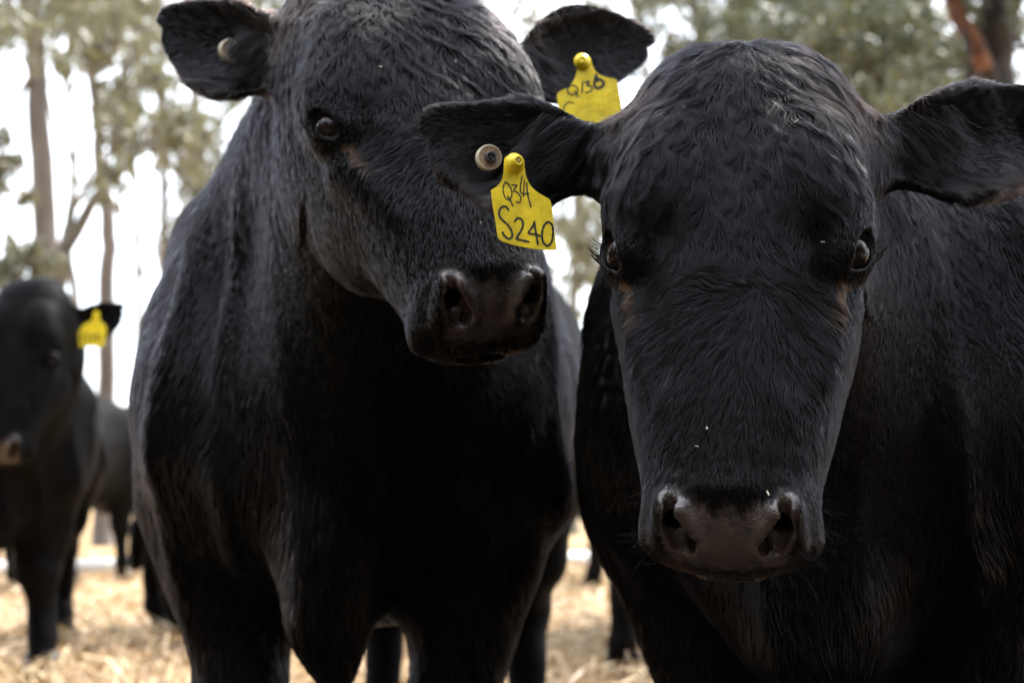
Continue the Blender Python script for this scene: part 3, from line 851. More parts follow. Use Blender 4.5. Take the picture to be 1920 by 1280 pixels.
tA = ear_tag(bullA_root, oA, 966, 307, 1.455,
    [(700,520),(715,503),(740,494),(775,496),(810,515),(838,560),(852,640),(880,705),(930,755),(985,790),(1018,812),(1030,860),(1042,960),(1054,1080),(1062,1152),(1054,1169),(1000,1170),(900,1161),(800,1143),(712,1120),(668,1100),(652,1070),(638,980),(620,870),(606,770),(606,748),(625,736),(660,706),(684,662),(695,600)],
    [([(722,700),(705,690),(690,735),(700,790),(728,815),(748,795),(752,755),(735,712),(712,690)], 9), ([(722,790),(740,815),(758,858)], 9),
     ([(752,708),(785,708),(776,730),(765,748),(795,765),(815,800),(805,832),(785,830)], 9),
     ([(824,645),(812,720),(818,765),(872,768)], 9), ([(840,668),(836,740),(832,790)], 8), ([(856,690),(862,770),(886,864)], 10),
     ([(728,888),(715,868),(690,864),(668,885),(662,925),(690,965),(728,1000),(752,1045),(752,1080),(730,1094),(702,1075),(686,1048)], 14),
     ([(772,968),(790,946),(815,950),(830,980),(820,1025),(786,1085),(800,1097),(868,1112)], 14),
     ([(912,970),(893,1010),(868,1050),(905,1058),(948,1070)], 14), ([(908,972),(920,1050),(934,1130)], 14),
     ([(1000,972),(975,1000),(962,1060),(970,1115),(1000,1142),(1028,1115),(1038,1060),(1035,1000),(1012,972),(998,975)], 14)],
    12, 3.764, (760, 160), tilt=(.10, -.06), bow=.0015, label="yellow flag-shaped tag handwritten Q34 and S240")
tagA, frA, enA, ppmA, cvA = tA
tagA.name = "ear_tag"
pc = frA(cvA((770, 552)), 0)
V, Fc = lathe([(.0, .0005), (.0098, .0005), (.0102, .0022), (.0096, .0030), (.0072, .0034), (.0066, .0045), (.0060, .0085), (.0048, .0105), (.0032, .0108), (.0030, .0060), (0, .0060)], pc, unit(enA + A(.35, 0, .05)), 40)
mesh_obj("pin", V, Fc, MAT_YEL, tagA, oA)
V, Fc = lathe([(.0, .0), (.0014, .0), (.0016, .003), (.0008, .0042), (.0, .0044)], pc + unit(enA + A(.35, 0, .05)) * .0065, unit(enA + A(.35, 0, .05)), 16)
mesh_obj("pin_tip", V, Fc, simple("steel", (.5, .5, .5), rough=.25, metallic=1.0), tagA, oA)

def button(root, org, c, n, r=.0135, label=None):
    n = unit(n)
    V, Fc = lathe([(0, -.002), (r*.93, -.002), (r, .0), (r, .0070), (r*.96, .0082), (r*.90, .0086), (r*.88, .0084)], c, n, 56)
    o = mesh_obj("button_tag", V, Fc, MAT_IVORY, root, org)
    if label: o['label'] = label
    V, Fc = lathe([(r*.885, .0084), (r*.42, .0080)], c, n, 56); mesh_obj("printed_ring", V, Fc, MAT_RUST, o, org)
    V, Fc = lathe([(r*.43, .0078), (r*.43, .0105), (r*.40, .0125), (r*.30, .0135), (r*.27, .0130), (r*.25, .0095), (0, .0095)], c, n, 40); mesh_obj("stud", V, Fc, MAT_GREY, o, org)
    t = unit(np.cross(n, A(.1, .1, 1))); b = np.cross(n, t)
    V = []; Fc = []
    for k in range(3):
        a = k * 2.094 + .4; d = t * math.cos(a) + b * math.sin(a); s_ = np.cross(n, d)
        b0 = len(V)
        for hh in (.0095, .0128):
            for (u, v) in ((.02, -.05), (.27, -.05), (.27, .05), (.02, .05)): V.append(c + n * hh + d * r * u + s_ * r * v)
        Fc += [(b0, b0+1, b0+2, b0+3), (b0+4, b0+5, b0+6, b0+7), (b0, b0+1, b0+5, b0+4), (b0+1, b0+2, b0+6, b0+5), (b0+2, b0+3, b0+7, b0+6), (b0+3, b0, b0+4, b0+7)]
    mesh_obj("stud_ribs", V, Fc, MAT_GREY, o, org, smooth=False)
    return o
def surf(f, px, py, y0, y1, up=.004):
    """first point of the sculpted surface met going out from y0 to y1"""
    ys = np.arange(y0, y1, .001); P = np.array([at(px, py, y) for y in ys]); i = np.argmax(f.sample(P) < 0); return P[max(i, 0)] + A(0, -up, 0)
button(bullA_root, oA, surf(fA, 915, 302, 1.38, 1.58, .011), A(.30, -1, -.02), label="ivory round button tag with grey centre stud")

# long dark hairs inside the ear, hanging over the tag; whiskers; hay flecks caught in the coat
def strands(name, roots, dirs, lens, r0, parent, org, mat, droop=.5, steps=6, sway=.12, seed=1):
    r = np.random.default_rng(seed); n = len(roots); S = []
    roots = np.array(roots); dirs = np.array(dirs, float); dirs /= np.linalg.norm(dirs, axis=1, keepdims=True); lens = np.array(lens)
    sw = r.normal(0, sway, (n, 3)); p = roots.copy(); d = dirs.copy()
    for i in range(steps):
        S.append(p.copy()); d = d + sw / steps + A(0, 0, -droop / steps); d /= np.linalg.norm(d, axis=1, keepdims=True); p = p + d * (lens / (steps - 1))[:, None]
    S = np.stack(S, 1); hc = bpy.data.hair_curves.new(name); hc.add_curves([steps] * n)
    hc.attributes['position'].data.foreach_set('vector', (S - np.asarray(org)).astype(np.float32).ravel())
    ra = hc.attributes.get('radius') or hc.attributes.new('radius', 'FLOAT', 'POINT')
    ra.data.foreach_set('value', np.tile(r0 * np.linspace(1, .3, steps), n).astype(np.float32))
    hc.attributes.new('tint', 'FLOAT', 'CURVE').data.foreach_set('value', np.zeros(n, np.float32))
    hc.materials.append(mat); o = bpy.data.objects.new(name, hc); col.objects.link(o); o.parent = parent; return o
def ear_tuft(root, org, e, n, seed, u0=.02, u1=.42, ln=.05, front=.016):
    r = np.random.default_rng(seed); u = r.uniform(u0, u1, n) * e['L']; v = r.uniform(-.005, .035, n); nn = front + r.uniform(-.006, .006, n)
    P = e['base'] + u[:, None] * e['M'][:, 0] + v[:, None] * e['M'][:, 1] + nn[:, None] * e['M'][:, 2]
    D = e['M'][:, 0] * r.uniform(.2, .9, n)[:, None] - e['M'][:, 1] * r.uniform(.4, 1.2, n)[:, None] + e['M'][:, 2] * r.uniform(.0, .35, n)[:, None]
    return strands("ear_hair", P, D, ln * r.uniform(.5, 1.1, n), .00022, root, org, MAT_EARHAIR, droop=.7, sway=.35, seed=seed)
ear_tuft(bullA_root, oA, bs['ears'][0], 2200, 11, u1=.30, ln=.048, front=.022); ear_tuft(bullA_root, oA, bs['ears'][1], 900, 12, u1=.35, ln=.05)
def whiskers(root, g, org, n, seed):
    r = np.random.default_rng(seed); P = []; D = []
    for i in range(n):
        sg = r.choice([-1, 1]); z = r.uniform(-.295, -.235); y = r.uniform(-.01, .06); P.append(g['H'](sg * (.062 - .25 * max(0, -.27 - z)), y, z))
        D.append(g['HR'] @ A(sg * 1, r.uniform(-.1, .6), r.uniform(-.7, .1)))
    for i in range(n // 2):
        P.append(g['H'](r.uniform(-.035, .035), -.03, -.275)); D.append(g['HR'] @ A(r.normal() * .3, -.2, -1))
    return strands("whiskers", P, D, r.uniform(.012, .045, len(P)), .00016, root, org, MAT_LASH, droop=.2, sway=.3, seed=seed)
whiskers(bullA_root, gA, oA, 70, 21)
def flecks(root, g, f, org, pts, seed):
    r = np.random.default_rng(seed); V = []; Fc = []
    for x, z in pts:
        p = g['H'](x, .13, z)[None]
        for _ in range(14):
            gr, _gn = f.grad(p); p = p - gr * np.clip(f.sample(p), -.03, .03)[:, None]
        gr, _gn = f.grad(p); p = (p + gr * .0045)[0]; d = unit(r.normal(size=3)); s_ = unit(np.cross(d, gr[0])); l, w_ = r.uniform(.0012, .003), r.uniform(.0003, .0007); b0 = len(V)
        for a_, c_, h_ in ((-1, -1, 0), (1, -1, 0), (1, 1, 0), (-1, 1, 0), (-1, -1, 1), (1, -1, 1), (1, 1, 1), (-1, 1, 1)): V.append(p + d * l * a_ + s_ * w_ * c_ + gr[0] * h_ * .0006)
        Fc += [(b0, b0+1, b0+2, b0+3), (b0+4, b0+7, b0+6, b0+5), (b0, b0+4, b0+5, b0+1), (b0+1, b0+5, b0+6, b0+2), (b0+2, b0+6, b0+7, b0+3), (b0+3, b0+7, b0+4, b0)]
        mesh_obj("hay_fleck", V[-8:], [tuple(i - b0 for i in q) for q in Fc[-6:]], MAT_FLECK, root, org, smooth=False)
MAT_FLECK = simple("hay_fleck", (.55, .48, .36), rough=.8)
flecks(bullA_root, gA, fA, oA, [(-.062, -.235), (-.02, -.20), (.03, -.245), (.055, .10), (-.05, .13), (-.03, -.215), (.085, -.03)], 5)

# ---------------------------------------------------------------- LEFT BULL (head up and turned, standing tall)
bl_ = dict(
    label="tall black bull on the left turning its head, wearing the yellow Q136 ear tag",
    origin=(-.245, 2.03), yaw=5, s=1.0, head=(-.112, 1.757, 1.034), hrot=(18, -30, -7), hs=1.14, hz=.84, hzt=1.14, hx=(.86, 1.04), stain=.5, folds=.015, fslant=2, ymax=2.7, leglat=.155, wide=.9,
    axes=[[(-.80, -.46, .015), (-.46, -.30, .006), (-.30, .12, .004), (.12, .27, .006), (.27, .60, .02)],
          [(1.40, 1.48, .01), (1.48, 2.08, .004), (2.08, 2.3, .01), (2.25, 3.75, .026)],
          [(-.02, .30, .02), (.30, .74, .011), (.74, 1.345, .0042), (1.345, 1.45, .01)]],
    ears=[dict(base=at(545, 138, 1.82), tip=at(291, 42, 1.90), normal=A(-.05, -1, -.05), width=.060, bend=.0),
          dict(base=at(960, 158, 1.84), tip=at(1232, 85, 1.98), normal=A(.0, -1, -.15), width=.058, bend=.08)],
    coat=dict(head=120000, hr=.00032, body=90000, br=.0006),
    extra=[('cone', at(640, 255, 1.99), at(575, 540, 2.33), .122, .215, .06), ('ell', A(-.245, 2.16, .78), A(.27, .18, .26), .08), ('ell', A(-.232, 2.00, .52), A(.036, .11, .15), .045)], trw=.88, brw=.035, dwr=.033)
bullB, gB, fB, oB = make_bull(bl_)
tB = ear_tag(bullB, oB, 1092, 115, 1.80,
    [(715,560),(740,520),(780,508),(850,515),(868,560),(885,620),(915,675),(970,720),(1050,752),(1110,765),(1145,800),(1170,950),(1200,1200),(1215,1450),(1190,1480),(900,1500),(600,1510),(545,1490),(520,1300),(502,1100),(490,940),(530,895),(600,860),(650,805),(690,730),(710,640)],
    [([(700,850),(660,830),(615,850),(602,890),(625,930),(680,935),(715,900),(705,855)], 15), ([(680,895),(700,930),(718,962)], 15),
     ([(768,795),(764,850),(762,918)], 16), ([(792,800),(840,790),(815,835),(862,845),(868,885),(830,912),(800,915)], 16),
     ([(918,712),(905,760),(896,820),(905,860)], 26), ([(905,790),(960,770),(1000,815),(975,855),(925,868),(905,850)], 30), ([(925,745),(945,775)], 30),
     ([(668,1035),(620,1022),(580,1050),(560,1095),(562,1150),(600,1190),(650,1230),(660,1290),(620,1330),(570,1320)], 12)],
    14, 5.817, (960, 20), tilt=(-.05, -.10), bow=.001, label="yellow flag-shaped tag handwritten Q136")
V, Fc = lathe([(.0, .0005), (.0100, .0005), (.0102, .0025), (.007, .0035), (.0055, .0085), (.003, .0095), (.0, .007)], tB[1](tB[4]((765, 560)), 0), tB[2], 32)
mesh_obj("pin", V, Fc, MAT_YEL, tB[0], oB)
button(bullB, oB, surf(fB, 430, 99, 1.72, 1.98), A(.75, -1, .05), r=.0150, label="brownish round button tag half hidden by ear hair")

ear_tuft(bullB, oB, bl_['ears'][0], 500, 13, u0=.0, u1=.35, ln=.045, front=.02)
whiskers(bullB, gB, oB, 50, 22)
flecks(bullB, gB, fB, oB, [(-.03, .10), (.02, .03), (-.055, .02), (.04, -.1), (-.02, -.18), (.0, -.2), (.03, -.215), (-.05, .16)], 6)
# ---------------------------------------------------------------- BLURRED BULL AT THE LEFT EDGE
bm_ = dict(
    label="blurred black bull cut off by the left edge, yellow tag in its ear",
    origin=(-1.72, 4.95), yaw=-13, s=1.0, trw=.9, stain=.0, head=(-1.49, 4.55, 1.02), hrot=(-6, -18, 0), hs=1.14, lash=False, folds=.02, mat=MAT_HIDE_FAR, leglat=.13, legw=1.3,
    axes=[[(-2.6, -1.75, .02), (-1.75, -1.15, .007), (-1.15, -.95, .02)],
          [(4.2, 4.85, .008), (4.85, 6.6, .03)], [(-.02, .55, .02), (.55, 1.25, .008), (1.25, 1.4, .02)]],
    ears=[dict(base=at(128, 630, 4.66), tip=at(238, 578, 4.72), normal=A(.1, -1, -.1), width=.062),
          dict(base=at(-60, 630, 4.66), tip=at(-175, 590, 4.74), normal=A(-.1, -1, -.1), width=.062)],
    fore={1: (.04, .0)})
bullC, gC, fC, oC = make_bull(bm_)
hoof_part(bullC, oC, gC['B'], None, [(.17, .10), (-.13, .12)], 1.0)
ear_tag(bullC, oC, 588, 300, 4.60,
    [(575,285),(590,275),(605,290),(612,335),(640,360),(652,390),(645,440),(635,490),(560,494),(480,490),(485,440),(492,400),(520,360),(565,335)],
    [([(520,420),(500,430),(515,450),(505,470)], 7), ([(545,415),(545,470)], 7), ([(570,415),(572,470)], 7), ([(595,415),(588,440),(610,440)], 7), ([(608,415),(606,472)], 7)],
    7, 3.2, (0, 500), label="yellow tag with blurred handwriting")

# ---------------------------------------------------------------- FARTHER BULLS: one modelled, the others copied
bg_ = dict(
    label="distant black bull", stain=.0,
    origin=(0, 0), yaw=0, s=1.05, head=(0, -.42, .95), hrot=(0, -40, 0), hs=1.05, lash=False, mat=MAT_HIDE_FAR,
    axes=[[(-.6, -.30, .02), (-.30, .30, .012), (.30, .6, .02)], [(-.95, -.1, .012), (-.1, 1.8, .028)], [(-.02, .5, .016), (.5, 1.4, .014)]],
    ears=[dict(base=A(-.13, -.36, 1.04), tip=A(-.33, -.30, 1.06), normal=A(0, -1, 0), width=.055), dict(base=A(.13, -.36, 1.04), tip=A(.33, -.30, 1.06), normal=A(0, -1, 0), width=.055)],
    hind={1: (0, .08), -1: (0, -.08)}, fore={1: (0, .06), -1: (0, -.05)})
bullD, gD, fD, oD = make_bull(bg_)
hoof_part(bullD, oD, gD['B'], None, [(.155, .18), (-.155, .07), (.16, 1.36), (-.16, 1.20)], 1.05)
def place(px, py, rz, label, first=False):
    """px,py: photo position of the ground under the withers"""
    Y = CAMH * FPX / (py - 900.0); p = at(px, py, Y)
    o = bullD if first else bullD.copy()
    if not first:
        col.objects.link(o)
        for ch in list(bullD.children):
            c = ch.copy(); col.objects.link(c); c.parent = o
    o.location = (p[0], p[1], 0); o.rotation_euler = (0, 0, R(rz)); o['label'] = label
    return o
place(196, 1086, 166, "distant black bull turned away between the left edge bull and the tall bull", True)
place(938, 1190, 90, "black bull mostly hidden behind the tall bull, its legs showing left of it")
place(1250, 1180, 175, "black bull hidden between the two nearest bulls, one hind leg showing")
place(1000, 1075, 200, "farthest black bull, one leg visible past the white pipe")
place(-40, 1068, 100, "distant black bull at the far left edge, only its legs showing")

# ---------------------------------------------------------------- WHITE PIPE
p0 = at(60, 1078, CAMH * FPX / 185); p1 = at(1160, 1047, CAMH * FPX / 165)
def tube(pts, rads, nu=10):
    V = []; Fc = []; pts = [np.asarray(p, float) for p in pts]; prev = A(.31, .2, .93)
    for i, p in enumerate(pts):
        d = unit(pts[min(i+1, len(pts)-1)] - pts[max(i-1, 0)]); t = unit(np.cross(d, prev) if abs(np.dot(d, unit(prev))) < .98 else np.cross(d, A(1, 0, 0))); b = np.cross(d, t)
        for j in range(nu):
            a = 2 * math.pi * j / nu; V.append(p + rads[i] * (math.cos(a) * t + math.sin(a) * b))
    for i in range(len(pts) - 1):
        for j in range(nu): Fc.append((i*nu+j, i*nu+(j+1) % nu, (i+1)*nu+(j+1) % nu, (i+1)*nu+j))
    Fc.append(tuple(range(nu))); Fc.append(tuple(range((len(pts)-1)*nu, len(pts)*nu)))
    return V, Fc
d = p1 - p0
pr = []; rr = []
for i in range(41):
    t = -.25 + 1.5 * i / 40; q = p0 + d * t; q[2] = .085 + .006 * math.sin(i * .7); pr.append(q); rr.append(.046 + (.006 if i % 8 == 0 else 0))
V, Fc = tube(pr, rr, 16); po = A(*pr[20]); po[2] = 0
pipe = mesh_obj("water_pipe", V, Fc, simple("white_pipe", (.85, .86, .88), rough=.35, noise=.1, nscale=8), None, po)
tag(pipe, "white plastic pipe lying on straw behind the bulls", "pipe")

# ---------------------------------------------------------------- GROUND
def ground_z(x, y): return .02 * np.sin(x * .7 + 1) * np.sin(y * .5) * np.clip((y - 3) / 6, 0, 1) + 0 * x
gx = np.concatenate([-np.geomspace(600, 9, 30), np.linspace(-8, 8, 90), np.geomspace(9, 600, 30)])
gy = np.concatenate([-np.geomspace(600, 3, 20), np.linspace(-2, 16, 110), np.geomspace(17, 700, 30)])
X, Y = np.meshgrid(gx, gy, indexing='ij'); P = np.stack([X.ravel(), Y.ravel(), 0 * X.ravel()], 1)
near = np.exp(-(np.maximum(0, np.hypot(P[:, 0], P[:, 1] - 6) - 8) / 6)**2)
P[:, 2] = (vnoise(P, 31, 1.3) * .018 + vnoise(P, 32, .4) * .010) * near - .012
idx = np.arange(len(gx) * len(gy)).reshape(len(gx), len(gy))
Fg = np.stack([idx[:-1, :-1], idx[1:, :-1], idx[1:, 1:], idx[:-1, 1:]], -1).reshape(-1, 4)
mg, n, p = new_mat("straw_litter_ground")
t = N(n, "ShaderNodeTexCoord"); z1 = N(n, "ShaderNodeTexNoise", Scale=1.6, Detail=8.0, Roughness=.65); z2 = N(n, "ShaderNodeTexNoise", Scale=26.0, Detail=5.0)
n.links.new(t.outputs["Object"], z1.inputs["Vector"]); n.links.new(t.outputs["Object"], z2.inputs["Vector"])
r1 = N(n, "ShaderNodeValToRGB"); e = r1.color_ramp.elements
e[0].position = .30; e[0].color = (.16, .095, .055, 1); e[1].position = .62; e[1].color = (.56, .40, .22, 1)
e2 = r1.color_ramp.elements.new(.45); e2.color = (.40, .28, .16, 1)
r2 = N(n, "ShaderNodeValToRGB"); r2.color_ramp.elements[0].color = (.50, .46, .41, 1); r2.color_ramp.elements[1].color = (1.15, 1.1, 1.0, 1)
mm = N(n, "ShaderNodeMixRGB", blend_type='MULTIPLY'); mm.inputs[0].default_value = .8
n.links.new(z1.outputs["Fac"], r1.inputs[0]); n.links.new(z2.outputs["Fac"], r2.inputs[0]); n.links.new(r1.outputs[0], mm.inputs[1]); n.links.new(r2.outputs[0], mm.inputs[2])
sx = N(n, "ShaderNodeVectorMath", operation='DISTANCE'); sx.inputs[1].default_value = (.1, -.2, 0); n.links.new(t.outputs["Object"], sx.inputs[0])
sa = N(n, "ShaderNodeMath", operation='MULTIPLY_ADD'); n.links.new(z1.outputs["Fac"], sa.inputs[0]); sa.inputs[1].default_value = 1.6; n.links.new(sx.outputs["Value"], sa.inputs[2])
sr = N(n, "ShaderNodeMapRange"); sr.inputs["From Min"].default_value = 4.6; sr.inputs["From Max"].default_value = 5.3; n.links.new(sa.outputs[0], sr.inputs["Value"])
near_shade = N(n, "ShaderNodeMixRGB"); near_shade.inputs[1].default_value = (.050, .038, .028, 1); n.links.new(sr.outputs[0], near_shade.inputs[0]); n.links.new(mm.outputs[0], near_shade.inputs[2])  # unseen near ground coloured dark to stand for shade and cut warm bounce
n.links.new(near_shade.outputs[0], p.inputs["Base Color"]); p.inputs["Roughness"].default_value = .95; p.inputs["Specular IOR Level"].default_value = .1
b = N(n, "ShaderNodeBump", Strength=.8, Distance=.03); n.links.new(z2.outputs["Fac"], b.inputs["Height"]); n.links.new(b.outputs[0], p.inputs["Normal"])
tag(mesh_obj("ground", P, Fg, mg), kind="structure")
# loose straw
ns = 42000; r = np.random.default_rng(5)
yy = 4.1 + 8.6 * r.uniform(size=ns)**1.15; xx = r.uniform(-1, 1, ns) * (yy * .52 + .8)
L = r.uniform(.05, .22, ns); wd = r.uniform(.0020, .0048, ns); a = r.uniform(0, 6.28, ns); el = r.normal(0, .28, ns); zz = np.abs(r.normal(.012, .018, ns))
dr = np.stack([np.cos(a) * np.cos(el), np.sin(a) * np.cos(el), np.sin(el)], 1); sdv = np.stack([-np.sin(a), np.cos(a), r.normal(0, .5, ns)], 1)
c = np.stack([xx, yy, zz + np.abs(np.sin(el)) * L * .35], 1)
bend = r.normal(0, .15, (ns, 3)) * L[:, None]
VV = np.stack([c - dr*L[:, None]/2 - sdv*wd[:, None], c - dr*L[:, None]/2 + sdv*wd[:, None], c + bend + sdv*wd[:, None], c + bend - sdv*wd[:, None], c + dr*L[:, None]/2 + sdv*wd[:, None]*.6, c + dr*L[:, None]/2 - sdv*wd[:, None]*.6], 1).reshape(-1, 3)
b0 = np.arange(ns)[:, None] * 6; FF = np.concatenate([b0 + [[0, 1, 2, 3]], b0 + [[3, 2, 4, 5]]])
ms, n, p = new_mat("straw"); g_ = N(n, "ShaderNodeNewGeometry"); rr_ = N(n, "ShaderNodeValToRGB")
rr_.color_ramp.elements[0].color = (.20, .12, .065, 1); rr_.color_ramp.elements[1].color = (.66, .49, .27, 1); rr_.color_ramp.elements[0].position = .05
n.links.new(g_.outputs["Random Per Island"], rr_.inputs[0]); n.links.new(rr_.outputs[0], p.inputs["Base Color"]); p.inputs["Roughness"].default_value = .5
tag(mesh_obj("straw", VV, FF, ms, smooth=False), "pale dry straw scattered over the yard floor", "straw", kind="stuff")

# ---------------------------------------------------------------- TREES
def bark(name, c1, c2):
    m, n, p = new_mat(name); t = N(n, "ShaderNodeTexCoord"); mp = N(n, "ShaderNodeMapping"); mp.inputs["Scale"].default_value = (1, 1, .18)
    z = N(n, "ShaderNodeTexNoise", Scale=9.0, Detail=6.0); n.links.new(t.outputs["Object"], mp.inputs[0]); n.links.new(mp.outputs[0], z.inputs["Vector"])
    r_ = N(n, "ShaderNodeValToRGB"); r_.color_ramp.elements[0].position = .35; r_.color_ramp.elements[1].position = .65
    r_.color_ramp.elements[0].color = (*c1, 1); r_.color_ramp.elements[1].color = (*c2, 1)
    n.links.new(z.outputs["Fac"], r_.inputs[0]); n.links.new(r_.outputs[0], p.inputs["Base Color"]); p.inputs["Roughness"].default_value = .85
    b = N(n, "ShaderNodeBump", Strength=.6, Distance=.03); n.links.new(z.outputs["Fac"], b.inputs["Height"]); n.links.new(b.outputs[0], p.inputs["Normal"])
    return m
BK1 = bark("bark_pinkish", (.062, .052, .044), (.15, .125, .105)); BK2 = bark("bark_olive", (.07, .06, .045), (.17, .15, .11))
BK3 = bark("bark_dark", (.010, .008, .007), (.032, .025, .02)); BK4 = bark("bark_orange", (.06, .022, .010), (.19, .075, .032))
def leafm(name, c1, c2):
    m, n, p = new_mat(name); g_ = N(n, "ShaderNodeNewGeometry"); r_ = N(n, "ShaderNodeValToRGB")
    r_.color_ramp.elements[0].color = (*c1, 1); r_.color_ramp.elements[1].color = (*c2, 1)
    n.links.new(g_.outputs["Random Per Island"], r_.inputs[0]); n.links.new(r_.outputs[0], p.inputs["Base Color"]); p.inputs["Roughness"].default_value = .42
    tr = N(n, "ShaderNodeBsdfTranslucent"); ms_ = N(n, "ShaderNodeMixShader"); ms_.inputs[0].default_value = .35
    cc = N(n, "ShaderNodeMixRGB", blend_type='MULTIPLY'); cc.inputs[0].default_value = 1; cc.inputs[2].default_value = (1.2, 1.22, .8, 1)
    n.links.new(r_.outputs[0], cc.inputs[1]); n.links.new(cc.outputs[0], tr.inputs["Color"])
    n.links.new(p.outputs[0], ms_.inputs[1]); n.links.new(tr.outputs[0], ms_.inputs[2]); n.links.new(ms_.outputs[0], n.nodes["Material Output"].inputs[0])
    return m
LF1 = leafm("gum_leaves_pale", (.095, .092, .055), (.21, .20, .14)); LF2 = leafm("gum_leaves_dark", (.055, .060, .036), (.13, .132, .085))

def leaves(centres, radii, n, seed, L=.11, W=.022):
    r = np.random.default_rng(seed); centres = np.array(centres); radii = np.array(radii)
    wgt = radii**2; k = r.choice(len(centres), n, p=wgt / wgt.sum())
    # sub-clumps inside each clump so that sky shows between sprays
    sub = r.normal(size=(len(centres) * 14, 3)) * .55; sk = k * 14 + r.integers(0, 14, n)
    c = centres[k] + sub[sk] * radii[k][:, None] + r.normal(size=(n, 3)) * (radii[k] * .11)[:, None]
    d = r.normal(size=(n, 3)) * .55 + A(0, 0, -.9); d /= np.linalg.norm(d, axis=1, keepdims=True)
    s_ = np.cross(d, r.normal(size=(n, 3))); s_ /= np.linalg.norm(s_, axis=1, keepdims=True)
    l = L * r.uniform(.6, 1.3, n)[:, None]; w_ = W * r.uniform(.7, 1.3, n)[:, None]
    V = np.stack([c, c + d*l*.45 + s_*w_*.5, c + d*l, c + d*l*.45 - s_*w_*.5], 1).reshape(-1, 3)
    return V, np.arange(n * 4).reshape(n, 4)

def tree(label, limbs, bk, lf, clumps, nl, seed, Y, L=.15, W=.036, group="eucalypts behind the yard"):
    """limbs: list of [(px,py,dY,width_m),...]; clumps: (px,py,dY,radius_m)"""
    r = np.random.default_rng(seed)
    base = at(limbs[0][0][0], 900, Y); base[2] = 0
    root = empty("eucalyptus_tree", base); tag(root, label, "tree", group)
    VV, FF = [], []
    for i, lb in enumerate(limbs):
        pts = [at(q[0], q[1], Y + q[2]) for q in lb]; rd = [q[3] / 2 for q in lb]
        if i == 0:
            g0 = pts[0].copy(); g0[2] = -.05; pts = [g0] + pts; rd = [rd[0] * 1.35] + rd
        pp = smooth_poly(pts, 4, closed=False); rr = np.interp(np.linspace(0, 1, len(pp)), np.linspace(0, 1, len(rd)), rd)
        pp = [q + r.normal(size=3) * rr[j] * .12 for j, q in enumerate(pp)]
        V, Fc = tube(pp, rr, 10); o_ = len(VV); VV += list(V); FF += [tuple(np.array(f_) + o_) for f_ in Fc]
    # twigs to every clump
    allp = [at(q[0], q[1], Y + q[2]) for lb in limbs for q in lb]; cc = [at(c[0], c[1], Y + c[2]) for c in clumps]
    for c in cc:
        a_ = min(allp, key=lambda q: np.linalg.norm(q - c)); m_ = (a_ + c) / 2 + r.normal(size=3) * .15 + A(0, 0, -.15)
        V, Fc = tube(smooth_poly([a_, m_, c], 4, closed=False), np.linspace(.03, .008, 9), 6); o_ = len(VV); VV += list(V); FF += [tuple(np.array(f_) + o_) for f_ in Fc]
    mesh_obj("trunk", VV, FF, bk, root, base)
    V, Fq = leaves(cc, [c[3] for c in clumps], nl, seed, L, W); mesh_obj("crown", V, Fq, lf, root, base, smooth=False)
    return root
def rc(seed, x0, x1, y0, y1, n, r0, r1, dy=2.0):
    r = np.random.default_rng(seed); return [(r.uniform(x0, x1), r.uniform(y0, y1), r.uniform(-dy, dy), r.uniform(r0, r1)) for _ in range(n)]

tree("straight pinkish-brown gum trunk nearest the left edge", [[(92, 620, 0, .26), (84, 450, 0, .23), (76, 250, 0, .21), (64, 60, 0, .19), (50, -120, 0, .17), (30, -500, 0, .10)],
     [(50, 155, 0, .06), (20, 210, 0, .05), (-10, 260, 0, .04), (-60, 330, .2, .02)], [(66, 60, 0, .06), (140, -60, .3, .05), (220, -200, .5, .03)]],
     BK1, LF1, rc(1, -60, 220, -180, 50, 10, .22, .5), 2300, 41, 14)
tree("thin gum with a kinked reddish trunk, second from the left edge", [[(200, 700, 0, .17), (200, 520, 0, .16), (203, 420, 0, .15), (188, 330, 0, .14), (182, 220, 0, .11), (170, 100, 0, .10), (182, -60, 0, .09), (200, -400, 0, .06)],
     [(185, 240, 0, .07), (215, 180, .1, .05), (260, 90, .3, .03)], [(172, 110, 0, .05), (140, 40, .2, .04), (100, -60, .4, .03)]],
     BK1, LF1, rc(2, 90, 300, -140, 110, 10, .2, .45), 2300, 42, 15)
tree("leaning forked gum crossing behind the kinked trunk", [[(100, 640, 0, .22), (106, 540, 0, .20), (118, 470, 0, .16), (150, 420, 0, .12), (195, 350, 0, .09), (235, 315, .1, .07), (300, 235, .3, .05), (340, 150, .5, .03)],
     [(116, 475, 0, .12), (128, 425, 0, .08), (150, 370, 0, .06), (190, 335, -.1, .05), (205, 290, -.1, .03)]],
     BK2, LF1, rc(3, 210, 330, 120, 330, 7, .15, .35), 1500, 43, 13)
tree("slender pale olive gum stem with leaves down its length", [[(308, 700, 0, .12), (308, 450, 0, .11), (306, 250, 0, .10), (300, 80, 0, .09), (292, -200, 0, .07)]],
     BK2, LF1, rc(4, 285, 430, 180, 480, 16, .2, .5) + rc(44, 240, 420, -60, 160, 10, .3, .6), 4200, 44, 19)
tree("greyish gum stem close beside the tall bull's neck", [[(372, 700, 0, .16), (372, 450, 0, .15), (368, 250, 0, .14), (358, 60, 0, .12), (350, -200, 0, .09)]],
     BK2, LF2, rc(5, 330, 520, 60, 440, 18, .25, .55) + rc(55, 380, 640, -120, 90, 14, .4, .7), 6500, 45, 21)
